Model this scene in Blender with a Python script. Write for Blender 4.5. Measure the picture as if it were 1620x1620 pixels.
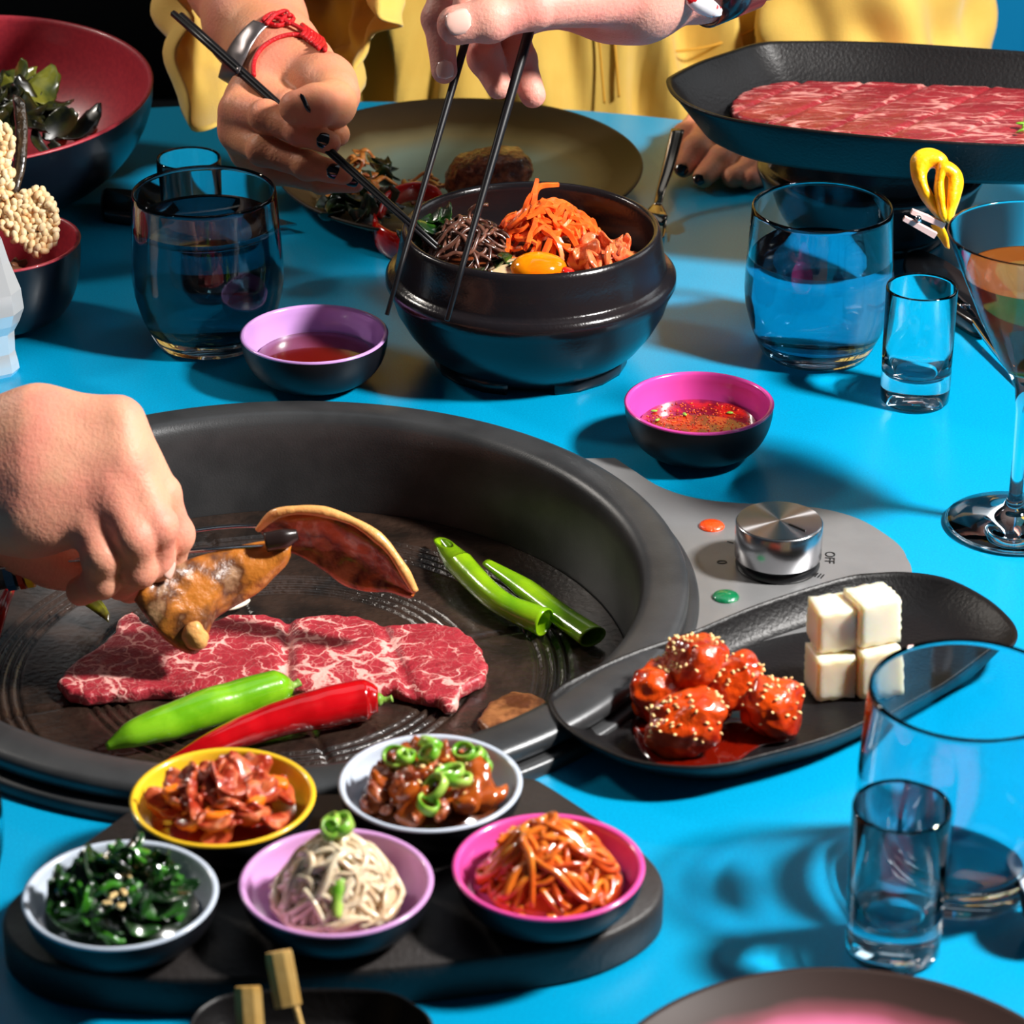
import bpy, math, random
import numpy as np
from mathutils import Vector, Matrix
random.seed(7); RNG = np.random.default_rng(11)
for o in list(bpy.data.objects): bpy.data.objects.remove(o)
SC = bpy.context.scene; COL = SC.collection
PI = math.pi
# ------------------------------------------------------------------ camera, world, lights, exposure
F, PITCH, H = 4800.0, math.radians(27), 0.832
D = H/math.tan(PITCH); CP, SP = math.cos(PITCH), math.sin(PITCH)
cam = bpy.data.cameras.new('camera'); cam.sensor_width = 36; cam.lens = 36*F/1620
cam.dof.use_dof = True; cam.dof.focus_distance = 1.93; cam.dof.aperture_fstop = 14
cam_o = bpy.data.objects.new('camera', cam); COL.objects.link(cam_o)
cam_o.location = (0, -D, H); cam_o.rotation_euler = (PI/2-PITCH, 0, 0); SC.camera = cam_o
SC.view_settings.view_transform = 'Standard'; SC.view_settings.look = 'None'
SC.view_settings.gamma = 1; SC.view_settings.use_curve_mapping = False; SC.view_settings.exposure = 0.0
W = bpy.data.worlds.new('world'); SC.world = W; W.use_nodes = True
W.node_tree.nodes['Background'].inputs[0].default_value = (0.55, 0.72, 1.0, 1)
W.node_tree.nodes['Background'].inputs[1].default_value = 0.03
def area(name, loc, target, size, power, col):
    l = bpy.data.lights.new(name, 'AREA'); l.shape = 'RECTANGLE'; l.size, l.size_y = size; l.energy = power; l.color = col
    o = bpy.data.objects.new(name, l); COL.objects.link(o); o.location = loc
    o.rotation_euler = (Vector(target)-Vector(loc)).to_track_quat('-Z', 'Y').to_euler(); return o
key = area('key_lamp', (1.10, -0.32, 1.14), (0.0, 0.05, 0.0), (0.16, 0.20), 66, (1.0, 0.97, 0.93))
area('rear_lamp', (-1.55, 1.05, 1.30), (-0.1, 0.25, 0.0), (0.22, 0.22), 17, (1.0, 0.92, 0.82))
area('window_light', (1.9, 1.25, 1.15), (0.0, 0.2, 0.0), (0.9, 1.0), 7, (0.92, 0.97, 1.0))
area('overhead_fill', (0.2, 0.7, 2.3), (0.0, 0.0, 0.0), (1.6, 1.2), 3.5, (0.85, 0.93, 1.0))  # fill added overhead to put soft highlights on the glass rims
# ------------------------------------------------------------------ helpers
def at(px, py, h=0.0):
    a = (px-810)/F; b = (810-py)/F
    dz = -SP+b*CP; t = (h-H)/dz
    return Vector((a*t, (CP+b*SP)*t-D, h))
def pd(px, py, zc):
    a = (px-810)/F; b = (810-py)/F
    return Vector((a*zc, (CP+b*SP)*zc-D, H+(-SP+b*CP)*zc))
def tag(o, label=None, cat=None, group=None, kind=None):
    if label: o['label'] = label
    if cat: o['category'] = cat
    if group: o['group'] = group
    if kind: o['kind'] = kind
    return o
def thing(name, loc, label, cat, group=None):
    o = bpy.data.objects.new(name, None); COL.objects.link(o); o.location = loc; o.empty_display_size = .02
    return tag(o, label, cat, group)
def origin(o):
    v = Vector((0, 0, 0))
    while o is not None: v += o.location; o = o.parent
    return v
def mk(name, V, Fs, mat, parent=None, smooth=True, loc=None):
    """verts in world space; object origin = parent's origin, or the base centre of the mesh"""
    V = np.asarray(V, float).reshape(-1, 3)
    if parent is not None: og = np.array(origin(parent))
    elif loc is not None: og = np.array(loc)
    else: og = np.array([(V[:, 0].min()+V[:, 0].max())/2, (V[:, 1].min()+V[:, 1].max())/2, V[:, 2].min()])
    me = bpy.data.meshes.new(name); me.from_pydata((V-og).tolist(), [], [tuple(int(i) for i in f) for f in Fs])
    me.validate(); me.update()
    if smooth: me.polygons.foreach_set('use_smooth', [True]*len(me.polygons))
    if mat: me.materials.append(mat)
    o = bpy.data.objects.new(name, me); COL.objects.link(o)
    if parent is not None: o.parent = parent
    else: o.location = og
    return o
def grid_faces(nu, nv, cu=False, cv=False):
    f = []
    for i in range(nu if cu else nu-1):
        for j in range(nv if cv else nv-1):
            a = i*nv+j; b = ((i+1) % nu)*nv+j; c = ((i+1) % nu)*nv+(j+1) % nv; d = i*nv+(j+1) % nv
            f.append((a, b, c, d))
    return f
def lathe(prof, c, seg=64, closed=False, sx=1, sy=1, a0=0.0, mod=None):
    """revolve (r,z) points about the vertical through c; r=0 ends are closed; closed=True joins last to first"""
    V = []; n = len(prof)
    for (r, z) in prof:
        for k in range(seg):
            a = a0+2*PI*k/seg; rr = max(r, 1e-5)*(mod(a, z) if mod else 1)
            V.append((c[0]+rr*sx*math.cos(a), c[1]+rr*sy*math.sin(a), c[2]+z))
    Fs = []
    for i in range(n if closed else n-1):
        for k in range(seg):
            a = i*seg+k; b = i*seg+(k+1) % seg; i2 = (i+1) % n
            Fs.append((a, b, i2*seg+(k+1) % seg, i2*seg+k))
    if not closed:
        if prof[0][0] <= 1e-4: pass
    return V, Fs
def catmull(P, n):
    P = [np.array(p, float) for p in P]
    if len(P) < 3: return np.array([P[0]+(P[-1]-P[0])*t for t in np.linspace(0, 1, n)])
    Q = [2*P[0]-P[1]]+P+[2*P[-1]-P[-2]]; out = []
    for t in np.linspace(0, len(P)-1-1e-9, n):
        i = int(t); u = t-i; a, b, c, d = Q[i:i+4]
        out.append(.5*((2*b)+(-a+c)*u+(2*a-5*b+4*c-d)*u*u+(-a+3*b-3*c+d)*u**3))
    return np.array(out)
def tube(P, R, seg=10, n=None, sxy=(1, 1), cap=True, up=(0, 0, 1), twist=0.0, a0=0.0):
    P = catmull(P, n or max(4, len(P)*4)); n = len(P)
    R = np.interp(np.linspace(0, 1, n), np.linspace(0, 1, len(R)), R) if np.ndim(R) else np.full(n, R)
    T = np.gradient(P, axis=0); T /= np.linalg.norm(T, axis=1)[:, None]+1e-12
    V = []; u = np.array(up, float)
    for i in range(n):
        s = np.cross(T[i], u)
        if np.linalg.norm(s) < 1e-3: s = np.cross(T[i], (1, .1, 0))
        s /= np.linalg.norm(s); w = np.cross(s, T[i])
        for k in range(seg):
            a = a0+2*PI*k/seg+twist*i/n
            V.append(P[i]+R[i]*(s*math.cos(a)*sxy[0]+w*math.sin(a)*sxy[1]))
    Fs = [(i*seg+k, i*seg+(k+1) % seg, (i+1)*seg+(k+1) % seg, (i+1)*seg+k) for i in range(n-1) for k in range(seg)]
    if cap: Fs += [tuple(range(seg))[::-1], tuple((n-1)*seg+k for k in range(seg))]
    return V, Fs
def join(*ms):
    V = []; Fs = []
    for v, f in ms:
        o = len(V); V += [tuple(p) for p in v]; Fs += [tuple(i+o for i in q) for q in f]
    return V, Fs
def loft(outline, levels, c=None):
    """closed solid from a 2-D outline scaled about c at several (scale, z) levels; end levels are capped"""
    O = np.array(outline, float); c = O.mean(0) if c is None else np.array(c, float); n = len(O); V = []
    for s, z in levels:
        V += [(*(c+(p-c)*s), z) for p in O]
    Fs = [(i*n+k, i*n+(k+1) % n, (i+1)*n+(k+1) % n, (i+1)*n+k) for i in range(len(levels)-1) for k in range(n)]
    for lv, rev in ((0, True), (len(levels)-1, False)):
        V.append((c[0], c[1], levels[lv][1])); m = len(V)-1
        for k in range(n):
            t = (lv*n+k, lv*n+(k+1) % n, m); Fs.append(t[::-1] if rev else t)
    return V, Fs
def smooth_outline(P, n=96):
    P = [np.array(p, float) for p in P]; m = len(P); out = []
    for t in np.linspace(0, m, n, endpoint=False):
        i = int(t); u = t-i; a, b, c, d = P[(i-1) % m], P[i % m], P[(i+1) % m], P[(i+2) % m]
        out.append(.5*((2*b)+(-a+c)*u+(2*a-5*b+4*c-d)*u*u+(-a+3*b-3*c+d)*u**3))
    return out
def box(c, s, rz=0.0, bev=0.0):
    x, y, z = s[0]/2, s[1]/2, s[2]/2; b = bev
    O = [(-x+b, -y), (x-b, -y), (x, -y+b), (x, y-b), (x-b, y), (-x+b, y), (-x, y-b), (-x, -y+b)] if b else [(-x, -y), (x, -y), (x, y), (-x, y)]
    ca, sa = math.cos(rz), math.sin(rz); O = [(c[0]+p*ca-q*sa, c[1]+p*sa+q*ca) for p, q in O]
    k = 1-b/max(x, y) if b else 1
    L = [(k, c[2]-z), (1, c[2]-z+b), (1, c[2]+z-b), (k, c[2]+z)] if b else [(1, c[2]-z), (1, c[2]+z)]
    return loft(O, L, (c[0], c[1]))
def wob(P, freq, seed, n=6):
    r = np.random.default_rng(abs(int(seed))); out = np.zeros(len(P))
    for i in range(n):
        d = r.normal(size=3); d /= np.linalg.norm(d); f = freq*(.6+1.1*r.random())
        out += np.sin(P@d*f+r.random()*6.28+1.3*np.sin(P@np.roll(d, 1)*f*.7+r.random()*6))
    return out/n
_ico = {}
def ico(sub):
    if sub not in _ico:
        import bmesh
        bm = bmesh.new(); bmesh.ops.create_icosphere(bm, subdivisions=sub, radius=1)
        _ico[sub] = (np.array([v.co[:] for v in bm.verts]), [tuple(v.index for v in f.verts) for f in bm.faces]); bm.free()
    return _ico[sub]
def lump(c, s, sub=3, amp=.15, freq=3.0, seed=0, rot=(0, 0, 0), box_=0.0, bend=0.0):
    V, Fs = ico(sub); P = V.copy()
    if box_: # push towards a box
        m = np.abs(P).max(1)[:, None]; P = P*(1-box_)+P/m*box_*.8
    P = P*(1+amp*wob(V, freq, seed)[:, None]+amp*.5*wob(V, freq*2.6, seed+9)[:, None])
    P = P*np.array(s)
    if bend: P[:, 2] += bend*(P[:, 0]**2)/max(s[0], 1e-6)
    M = np.array(Matrix.Rotation(rot[2], 3, 'Z')@Matrix.Rotation(rot[1], 3, 'Y')@Matrix.Rotation(rot[0], 3, 'X'))
    return P@M.T+np.array(c), Fs
def ruled(A, B, th, nu=28, nv=14, bulge=0.0, amp=.0, freq=150, seed=1, toward=(0, -.85, .5), endtaper=True):
    """a thick sheet spanned between two curves"""
    A = catmull(A, nu); B = catmull(B, nu); t = np.linspace(0, 1, nv)
    P = A[:, None]*(1-t)[None, :, None]+B[:, None]*t[None, :, None]
    tw = np.array(toward, float); tw /= np.linalg.norm(tw)
    P = P+tw*(bulge*np.sin(PI*t))[None, :, None]
    P = P.reshape(-1, 3); P = P+tw*(amp*wob(P, freq, seed))[:, None]
    G = P.reshape(nu, nv, 3); du = np.gradient(G, axis=0); dv = np.gradient(G, axis=1)
    N = np.cross(du, dv); N /= np.linalg.norm(N, axis=2)[..., None]+1e-12
    prof = np.full(nv, 1.0); prof[0] = prof[-1] = .15; prof[1] = prof[-2] = .8
    e = np.full(nu, 1.0)
    if endtaper: e[0] = e[-1] = .15; e[1] = e[-2] = .8
    T = th/2*prof[None, :]*e[:, None]; T = T*(1+.25*wob(P, freq*1.3, seed+3)).reshape(nu, nv)
    up = (G+N*T[..., None]).reshape(-1, 3); dn = (G-N*T[..., None]).reshape(-1, 3)
    f1 = grid_faces(nu, nv); o = nu*nv
    Fs = [q for q in f1]+[tuple(i+o for i in q[::-1]) for q in f1]
    per = [(i, 0) for i in range(nu)]+[(nu-1, j) for j in range(1, nv)]+[(i, nv-1) for i in range(nu-2, -1, -1)]+[(0, j) for j in range(nv-2, 0, -1)]
    ids = [i*nv+j for i, j in per]
    for k in range(len(ids)):
        a, b = ids[k], ids[(k+1) % len(ids)]; Fs.append((b, a, a+o, b+o))
    return np.vstack([up, dn]), Fs
# ---- signed distance modelling (numpy surface nets)
def surface_net(fn, lo, hi, h):
    lo = np.array(lo, float); hi = np.array(hi, float); B = 4
    n = (np.ceil((hi-lo)/h/B).astype(int)+1)*B
    nb = n//B
    bc = np.stack(np.meshgrid(*[np.arange(m) for m in nb], indexing='ij'), -1).reshape(-1, 3)
    d = fn(lo+(bc*B+B/2-.5)*h); keep = np.abs(d) < h*B*1.15
    G = np.repeat(np.repeat(np.repeat(d.reshape(nb), B, 0), B, 1), B, 2).astype(float)
    kb = bc[keep]; off = np.stack(np.meshgrid(*[np.arange(B)]*3, indexing='ij'), -1).reshape(-1, 3)
    idx = (kb[:, None]*B+off[None]).reshape(-1, 3)
    G[idx[:, 0], idx[:, 1], idx[:, 2]] = fn(lo+idx*h)
    G[0] = G[-1] = 1; G[:, 0] = G[:, -1] = 1; G[:, :, 0] = G[:, :, -1] = 1
    S = G < 0
    c = [(i, j, k) for i in (0, 1) for j in (0, 1) for k in (0, 1)]
    sh = tuple(n-1); cnt = np.zeros(sh, int)
    for i, j, k in c: cnt += S[i:i+sh[0], j:j+sh[1], k:k+sh[2]]
    cells = np.argwhere((cnt > 0) & (cnt < 8)); cid = -np.ones(sh, int); cid[tuple(cells.T)] = np.arange(len(cells))
    pos = np.zeros((len(cells), 3)); w = np.zeros(len(cells))
    for a in range(8):
        for b in range(a+1, 8):
            if sum(abs(p-q) for p, q in zip(c[a], c[b])) != 1: continue
            A = cells+c[a]; Bc = cells+c[b]; ga = G[tuple(A.T)]; gb = G[tuple(Bc.T)]
            m = (ga < 0) != (gb < 0); t = np.where(m, ga/np.where(m, ga-gb, 1), 0)[:, None]
            pos += np.where(m[:, None], A+(Bc-A)*t, 0); w += m
    V = lo+pos/w[:, None]*h; Fs = []
    for ax in range(3):
        u, v = (ax+1) % 3, (ax+2) % 3
        sl0 = [slice(None)]*3; sl1 = [slice(None)]*3; sl0[ax] = slice(0, -1); sl1[ax] = slice(1, None)
        e = np.argwhere(S[tuple(sl0)] != S[tuple(sl1)])
        e = e[(e[:, u] > 0) & (e[:, v] > 0) & (e[:, u] < sh[u]) & (e[:, v] < sh[v])]
        inside = S[tuple(e.T)]
        q = []
        for du, dv in ((-1, -1), (0, -1), (0, 0), (-1, 0)):
            g = e.copy(); g[:, u] += du; g[:, v] += dv; q.append(cid[tuple(g.T)])
        q = np.stack(q, 1); q[~inside] = q[~inside][:, ::-1]; Fs.append(q[(q >= 0).all(1)])
    return V, np.vstack(Fs)
def cap_d(P, a, b, ra, rb):
    a = np.array(a, float); b = np.array(b, float); ab = b-a
    t = np.clip(((P-a)@ab)/(ab@ab+1e-12), 0, 1)
    return np.linalg.norm(P-a-t[:, None]*ab, axis=1)-(ra+t*(rb-ra))
def smin(a, b, k):
    h = np.maximum(k-np.abs(a-b), 0)/k; return np.minimum(a, b)-h*h*k/4
def chain_box(chs, pad=.012):
    P = np.array([p for ch in chs for p, r in ch]); R = max(r for ch in chs for p, r in ch)
    return P.min(0)-R-pad, P.max(0)+R+pad
def hand_mesh(palm, fingers, res=.0016, kp=.018, kb=.009, kf=.0016, creases=()):
    """palm: chains blended softly; fingers: chains whose first segment melts into the palm"""
    def fn(P):
        d = None
        for ch in palm:
            for (a, ra), (b, rb) in zip(ch, ch[1:]):
                q = cap_d(P, a, b, ra, rb); d = q if d is None else smin(d, q, kp)
        for ch in fingers:
            q = cap_d(P, ch[0][0], ch[1][0], ch[0][1], ch[1][1]); d = smin(d, q, kb)
        for ch in fingers:
            q = None
            for (a, ra), (b, rb) in zip(ch[1:], ch[2:]):
                s = cap_d(P, a, b, ra, rb); q = s if q is None else smin(q, s, .003)
            if q is not None:
                for (a, ra) in ch[1:-1]:   # knuckle thickening
                    q = smin(q, np.linalg.norm(P-np.array(a), axis=1)-ra*1.06, .004)
                d = smin(d, q, kf)
        for (a, b, r, dep) in creases:
            q = cap_d(P, a, b, r, r); d = -smin(-d, q+0*dep, .0015)
        return d+.00025*wob(P, 260, 5)
    lo, hi = chain_box(palm+fingers)
    return surface_net(fn, lo, hi, res)
def C(*pts):  # chain from (px,py,depth,radius)
    return [(pd(a, b, z), r) for a, b, z, r in pts]
def nail(p, d, n, L, Wd, th=.0011):
    """curved nail plate centred at p, along d, facing n"""
    d = Vector(d).normalized(); n = (Vector(n)-Vector(n).dot(d)*d).normalized(); s = d.cross(n)
    V = []; nu, nv = 9, 9
    for side in (1, 0):
        for i in range(nu):
            for j in range(nv):
                u = (i/(nu-1)*2-1); v = (j/(nv-1)*2-1)
                sh = math.sqrt(max(0, 1-abs(u)**3.2)); vv = v*sh
                V.append(p+d*(u*L/2)+s*(vv*Wd/2)+n*(-(vv**2)*Wd*.22-(u**2)*L*.06+th*(side-.5)*(1-.5*max(abs(u), abs(v))**4)))
    f = grid_faces(nu, nv); o = nu*nv; Fs = list(f)+[tuple(i+o for i in q[::-1]) for q in f]
    ids = [j for j in range(nv)]+[i*nv+nv-1 for i in range(1, nu)]+[(nu-1)*nv+j for j in range(nv-2, -1, -1)]+[i*nv for i in range(nu-2, 0, -1)]
    for k in range(len(ids)):
        a, b = ids[k], ids[(k+1) % len(ids)]; Fs.append((a, b, b+o, a+o))
    return [tuple(x) for x in V], Fs
from mathutils.bvhtree import BVHTree
def bvh(o):
    og = origin(o); return BVHTree.FromPolygons([v.co+og for v in o.data.vertices], [tuple(p.vertices) for p in o.data.polygons])
def on_surf(tree, px, py, lift=0.0):
    c = Vector((0, -D, H)); d = (pd(px, py, 1)-c).normalized(); h = tree.ray_cast(c, d)
    if h[0] is None: return None, None
    n = h[1] if h[1].dot(d) < 0 else -h[1]; return h[0]+n*lift, n
# ------------------------------------------------------------------ materials
def s2l(c):
    return tuple((x/255/12.92 if x/255 <= .04045 else ((x/255+.055)/1.055)**2.4) for x in c)
def M(name, col, rough=.5, metal=0.0, col2=None, cscale=20, cpos=(.4, .6), bump=0.0, bscale=60, coat=0.0, sss=0.0, sssr=(1, .3, .15), sssc=.01,
      trans=0.0, ior=1.45, spec=.5, aniso=0.0, det=4, col3=None, emis=None, sheen=0.0, vor=False, absorb=None, crough=.05):
    m = bpy.data.materials.new(name); m.use_nodes = True; N = m.node_tree.nodes; L = m.node_tree.links
    b = N['Principled BSDF']; I = b.inputs
    I['Base Color'].default_value = (*col, 1); I['Roughness'].default_value = rough; I['Metallic'].default_value = metal
    I['Coat Weight'].default_value = coat; I['Coat Roughness'].default_value = crough; I['IOR'].default_value = ior; I['Specular IOR Level'].default_value = spec
    I['Transmission Weight'].default_value = trans; I['Sheen Weight'].default_value = sheen
    if aniso: I['Anisotropic'].default_value = aniso
    if sss:
        I['Subsurface Weight'].default_value = sss; I['Subsurface Radius'].default_value = sssr; I['Subsurface Scale'].default_value = sssc
    tc = N.new('ShaderNodeTexCoord')
    def noise(scale, detail):
        if vor:
            n = N.new('ShaderNodeTexVoronoi'); n.inputs['Scale'].default_value = scale; L.new(tc.outputs['Object'], n.inputs['Vector']); return n.outputs['Distance']
        n = N.new('ShaderNodeTexNoise'); n.inputs['Scale'].default_value = scale; n.inputs['Detail'].default_value = detail
        L.new(tc.outputs['Object'], n.inputs['Vector']); return n.outputs['Fac']
    if col2 is not None:
        r = N.new('ShaderNodeValToRGB'); r.color_ramp.elements[0].position = cpos[0]; r.color_ramp.elements[1].position = cpos[1]
        r.color_ramp.elements[0].color = (*col, 1); r.color_ramp.elements[1].color = (*col2, 1)
        if col3 is not None:
            e = r.color_ramp.elements.new(min(.99, cpos[1]+.12)); e.color = (*col3, 1)
        L.new(noise(cscale, det), r.inputs['Fac']); L.new(r.outputs['Color'], I['Base Color'])
    if bump:
        n = N.new('ShaderNodeTexNoise'); n.inputs['Scale'].default_value = bscale; n.inputs['Detail'].default_value = 5
        L.new(tc.outputs['Object'], n.inputs['Vector'])
        bp = N.new('ShaderNodeBump'); bp.inputs['Strength'].default_value = bump; bp.inputs['Distance'].default_value = .002
        L.new(n.outputs['Fac'], bp.inputs['Height']); L.new(bp.outputs['Normal'], I['Normal'])
    if absorb:
        va = N.new('ShaderNodeVolumeAbsorption'); va.inputs['Color'].default_value = (*absorb[0], 1); va.inputs['Density'].default_value = absorb[1]
        L.new(va.outputs[0], N['Material Output'].inputs['Volume'])
    return m
m_table = M('blue_tabletop', (.0, .245, .46), .30, col2=(.0, .315, .56), cscale=900, cpos=(.35, .7), coat=.22, crough=.22, spec=.4, bump=.03, bscale=1500, det=2)
m_tedge = M('table_edge', (.0, .16, .22), .4)
m_iron = M('matt_black_iron', (.020, .021, .023), .38, col2=(.032, .033, .035), cscale=60, bump=.12, bscale=900, spec=.6)
m_rim = M('grey_coated_rim', (.055, .057, .06), .36, metal=.55, col2=(.075, .077, .08), cscale=30, bump=.08, bscale=900)
m_wall = M('brushed_dark_wall', (.050, .052, .056), .33, metal=.8, col2=(.075, .077, .082), cscale=26, bump=.10, bscale=1200)
m_gplate = M('greasy_grill_plate', (.013, .009, .007), .22, col2=(.035, .020, .014), cscale=34, bump=.6, bscale=240, coat=.6, crough=.2, spec=.6)
m_steel = M('brushed_steel', (.33, .33, .335), .36, metal=.6, col2=(.35, .35, .355), cscale=40, bump=.05, bscale=1200)
m_chrome = M('polished_steel', (.55, .55, .57), .14, metal=1)
m_black = M('black_plastic', (.006, .006, .007), .3)
m_pblack = M('black_platter', (.006, .0055, .006), .40, bump=.18, bscale=420, spec=.32)
m_board = M('black_board', (.013, .011, .011), .5, col2=(.020, .016, .015), cscale=12, bump=.2, bscale=300)
m_stone = M('black_glazed_stone', (.009, .008, .010), .20, col2=(.012, .009, .010), cscale=30, coat=.25, crough=.15, bump=.12, bscale=500, spec=.35)
m_glass = M('clear_glass', (.99, 1, 1), 0.0, trans=1, ior=1.45)
m_smoke = M('blue_grey_glass', (.76, .86, .91), 0.0, trans=1, ior=1.45)
m_water = M('water', (.50, .66, .80), 0.0, trans=1, ior=1.33)
m_drink = M('amber_drink', (.75, .22, .04), 0.0, trans=.85, ior=1.34)
# ------------------------------------------------------------------ setting
def struct(name, ms, mat, smooth=False):
    return tag(mk(name, *ms, mat, smooth=smooth), kind='structure')
m_floor = M('dark_floor', (.012, .012, .015), .5, col2=(.02, .02, .024), cscale=6)
m_wback = M('dark_teal_wall', (.0015, .0065, .010), .6, col2=(.002, .009, .013), cscale=3)
m_teal = M('teal_paint', (.0, .10, .13), .5); m_bluep = M('blue_paint', (.0, .20, .44), .4); m_brown = M('brown_paint', (.045, .015, .012), .5)
struct('floor', box((0, .6, -.76), (5, 6, .02)), m_floor)
struct('wall_back', box((0, 2.02, .35), (5, .1, 2.2)), m_wback)
struct('trim_1', box((.3388, 1.50, .35), (.277, .20, 2.2)), m_teal)
struct('trim_2', box((.5036, 1.475, .35), (.052, .25, 2.2), bev=.008), m_bluep)
struct('trim_3', box((.80, 1.52, .35), (.54, .20, 2.2)), m_brown)
bench = thing('bench', (0, 1.35, -.75), 'dark navy upholstered bench behind the seated person in yellow', 'bench')
m_bench = M('navy_upholstery', (.003, .006, .010), .6, bump=.2, bscale=200)
mk('seat', *box((-.78, 1.28, -.33), (1.93, .50, .12), bev=.04), m_bench, bench)
mk('base', *box((-.78, 1.30, -.57), (1.93, .42, .36)), m_bench, bench)
mk('backrest', *box((-.78, 1.60, -.02), (1.93, .12, .70), bev=.04), m_bench, bench)
# ------------------------------------------------------------------ round table with a hole for the grill
GC = (-.1345, -.112)
tb = thing('dining_table', (GC[0], GC[1], -.75), 'large round glossy blue dining table with a grill set in its middle', 'table')
mk('tabletop', *lathe([(.228, -.03), (.228, 0), (.30, 0), (.55, 0), (.855, 0), (.862, -.006), (.862, -.028), (.856, -.034), (.5, -.034)], (*GC, 0), 160, closed=True), m_table, tb)
for p in tb.children[0].data.polygons: p.use_smooth = False
mk('pedestal', *lathe([(0, -.062), (.235, -.062), (.235, -.034), (.26, -.034), (.26, -.12), (.07, -.16), (.06, -.70), (.32, -.735), (.33, -.75), (0, -.75)], (*GC, 0), 48), m_iron, tb)
# ------------------------------------------------------------------ grill
gr = thing('tabletop_grill', (*GC, 0), 'round black grill pan sunk in the blue table with a steel knob panel', 'grill')
mk('rim', *lathe([(.2040, -.046), (.2045, -.02), (.2055, .004), (.2070, .013), (.2100, .0185), (.2150, .0200), (.2300, .0190), (.2337, .0175), (.2350, .0150), (.2350, .0105), (.2335, .009), (.226, .009), (.226, -.056), (.204, -.056)], (*GC, 0), 192, closed=True), m_rim, gr)
mk('base_ring', *lathe([(.2265, -.004), (.2265, .0075), (.2395, .0075), (.2410, .006), (.2410, .0), (.2405, -.004)], (*GC, 0), 192, closed=True), m_rim, gr)
def groove(r):
    z = -.045
    for g in (.040, .046, .052, .058, .094, .100, .106, .112, .150, .156, .162, .168): z -= .0022*math.exp(-((r-g)/.0013)**2)
    return z
rs = sorted(set(list(np.arange(.0, .203, .00125))+[.203, .2035]))
NS = 288
V = []
for r in rs:
    for k in range(NS):
        a = 2*PI*k/NS; z = groove(r)
        if .03 < r < .18:
            for q in range(4):
                da = (a-(.33+q*PI/2)+PI) % (2*PI)-PI; s = abs(math.sin(da))*r
                if abs(da) < 1.2: z -= .0022*math.exp(-(s/.0016)**2)
        V.append((GC[0]+max(r, 1e-5)*math.cos(a), GC[1]+max(r, 1e-5)*math.sin(a), z))
n0 = len(rs)
for r in (.2035, 1e-5):
    for k in range(NS): V.append((GC[0]+r*math.cos(2*PI*k/NS), GC[1]+r*math.sin(2*PI*k/NS), -.054))
mk('grill_plate', V, [(i*NS+k, i*NS+(k+1) % NS, (i+1)*NS+(k+1) % NS, (i+1)*NS+k)[::1] for i in range(n0+1) for k in range(NS)], m_gplate, gr)
# control panel: a drop-shaped steel plate
ax = math.atan2(-.078-GC[1], .154-GC[0]); ux, uy = math.cos(ax), math.sin(ax); LC = math.hypot(.154-GC[0], -.078-GC[1])-.004
half = []
top = [(.2303, -.0730), (.2290, -.0590), (.2235, -.0440), (.2080, -.0200), (.1870, -.0060), (.1600, .0000), (.1350, .0020), (.1100, .0090), (.0900, .0240), (.0740, .0480), (.0640, .0640)]
for q in catmull([(x, y, 0) for x, y in top], 50): dx, dy = q[0]-GC[0], q[1]-GC[1]; half.append((dx*ux+dy*uy, -dx*uy+dy*ux))
for a in np.linspace(math.radians(40), 0.02, 12): half.append((.2395*math.cos(a), .2395*math.sin(a)))
uv = half+[(u, -v) for u, v in half[::-1]][0:-1]
outl = [(GC[0]+u*ux-v*uy, GC[1]+u*uy+v*ux) for u, v in uv]
cc = (GC[0]+(LC-.015)*ux, GC[1]+(LC-.015)*uy)
nO = len(outl); V = [(*p, .0002) for p in outl]+[(*p, .0052) for p in outl]
mk('control_panel', V, [tuple(range(nO))[::-1], tuple(range(nO, 2*nO))]+[(k, (k+1) % nO, nO+(k+1) % nO, nO+k) for k in range(nO)], m_steel, gr, smooth=False)
KX, KY = .154, -.0785
kn = bpy.data.objects.new('knob', None); COL.objects.link(kn); kn.parent = gr; kn.location = Vector((KX, KY, .0052))-gr.location
m_knob = M('turned_steel', (.50, .50, .52), .22, metal=1, bump=.03, bscale=1500)
m_ktop = M('radial_brushed_steel', (.42, .42, .44), .24, metal=1, aniso=1.0)
nt = m_ktop.node_tree; tg = nt.nodes.new('ShaderNodeTangent'); tg.direction_type = 'RADIAL'; tg.axis = 'Z'; nt.links.new(tg.outputs[0], nt.nodes['Principled BSDF'].inputs['Tangent'])
mk('knob_foot', *lathe([(0, 0), (.024, 0), (.0245, .002), (.0225, .0065), (0, .0065)], (KX, KY, .0052), 64), m_black, kn)
mk('knob_side', *lathe([(0, 0), (.0246, 0), (.0252, .0008), (.0252, .0212), (.0246, .0220), (.0238, .0222), (0, .0222)], (KX, KY, .0120), 96), m_knob, kn)
mk('knob_cap', *lathe([(.0242, 0), (.0242, .0005), (.012, .00055), (.0005, .0006), (1e-5, .0006)], (KX, KY, .0342), 96), m_ktop, kn, smooth=False)
a = math.atan2(-.012, .012)
mk('pointer_line', *box((KX+.0135*math.cos(a), KY+.0135*math.sin(a), .0350), (.0125, .0009, .0006), a), m_black, kn, smooth=False)
m_or = M('orange_lens', (.9, .07, .004), .12, coat=1, sss=0, bump=.6, bscale=500, emis=None); m_gn = M('green_lens', (.0, .16, .055), .12, coat=1, bump=.6, bscale=500)
for q, mt, lb in (((.1187, -.0290), m_or, 'orange indicator lens'), ((.1215, -.1170), m_gn, 'green indicator lens')):
    tag(mk('indicator_lens', *lathe([(0, 0), (.0078, 0), (.0078, .0008), (.0066, .0020), (.004, .0028), (0, .0031)], (*q, .0050), 32), mt, gr), lb)
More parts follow.
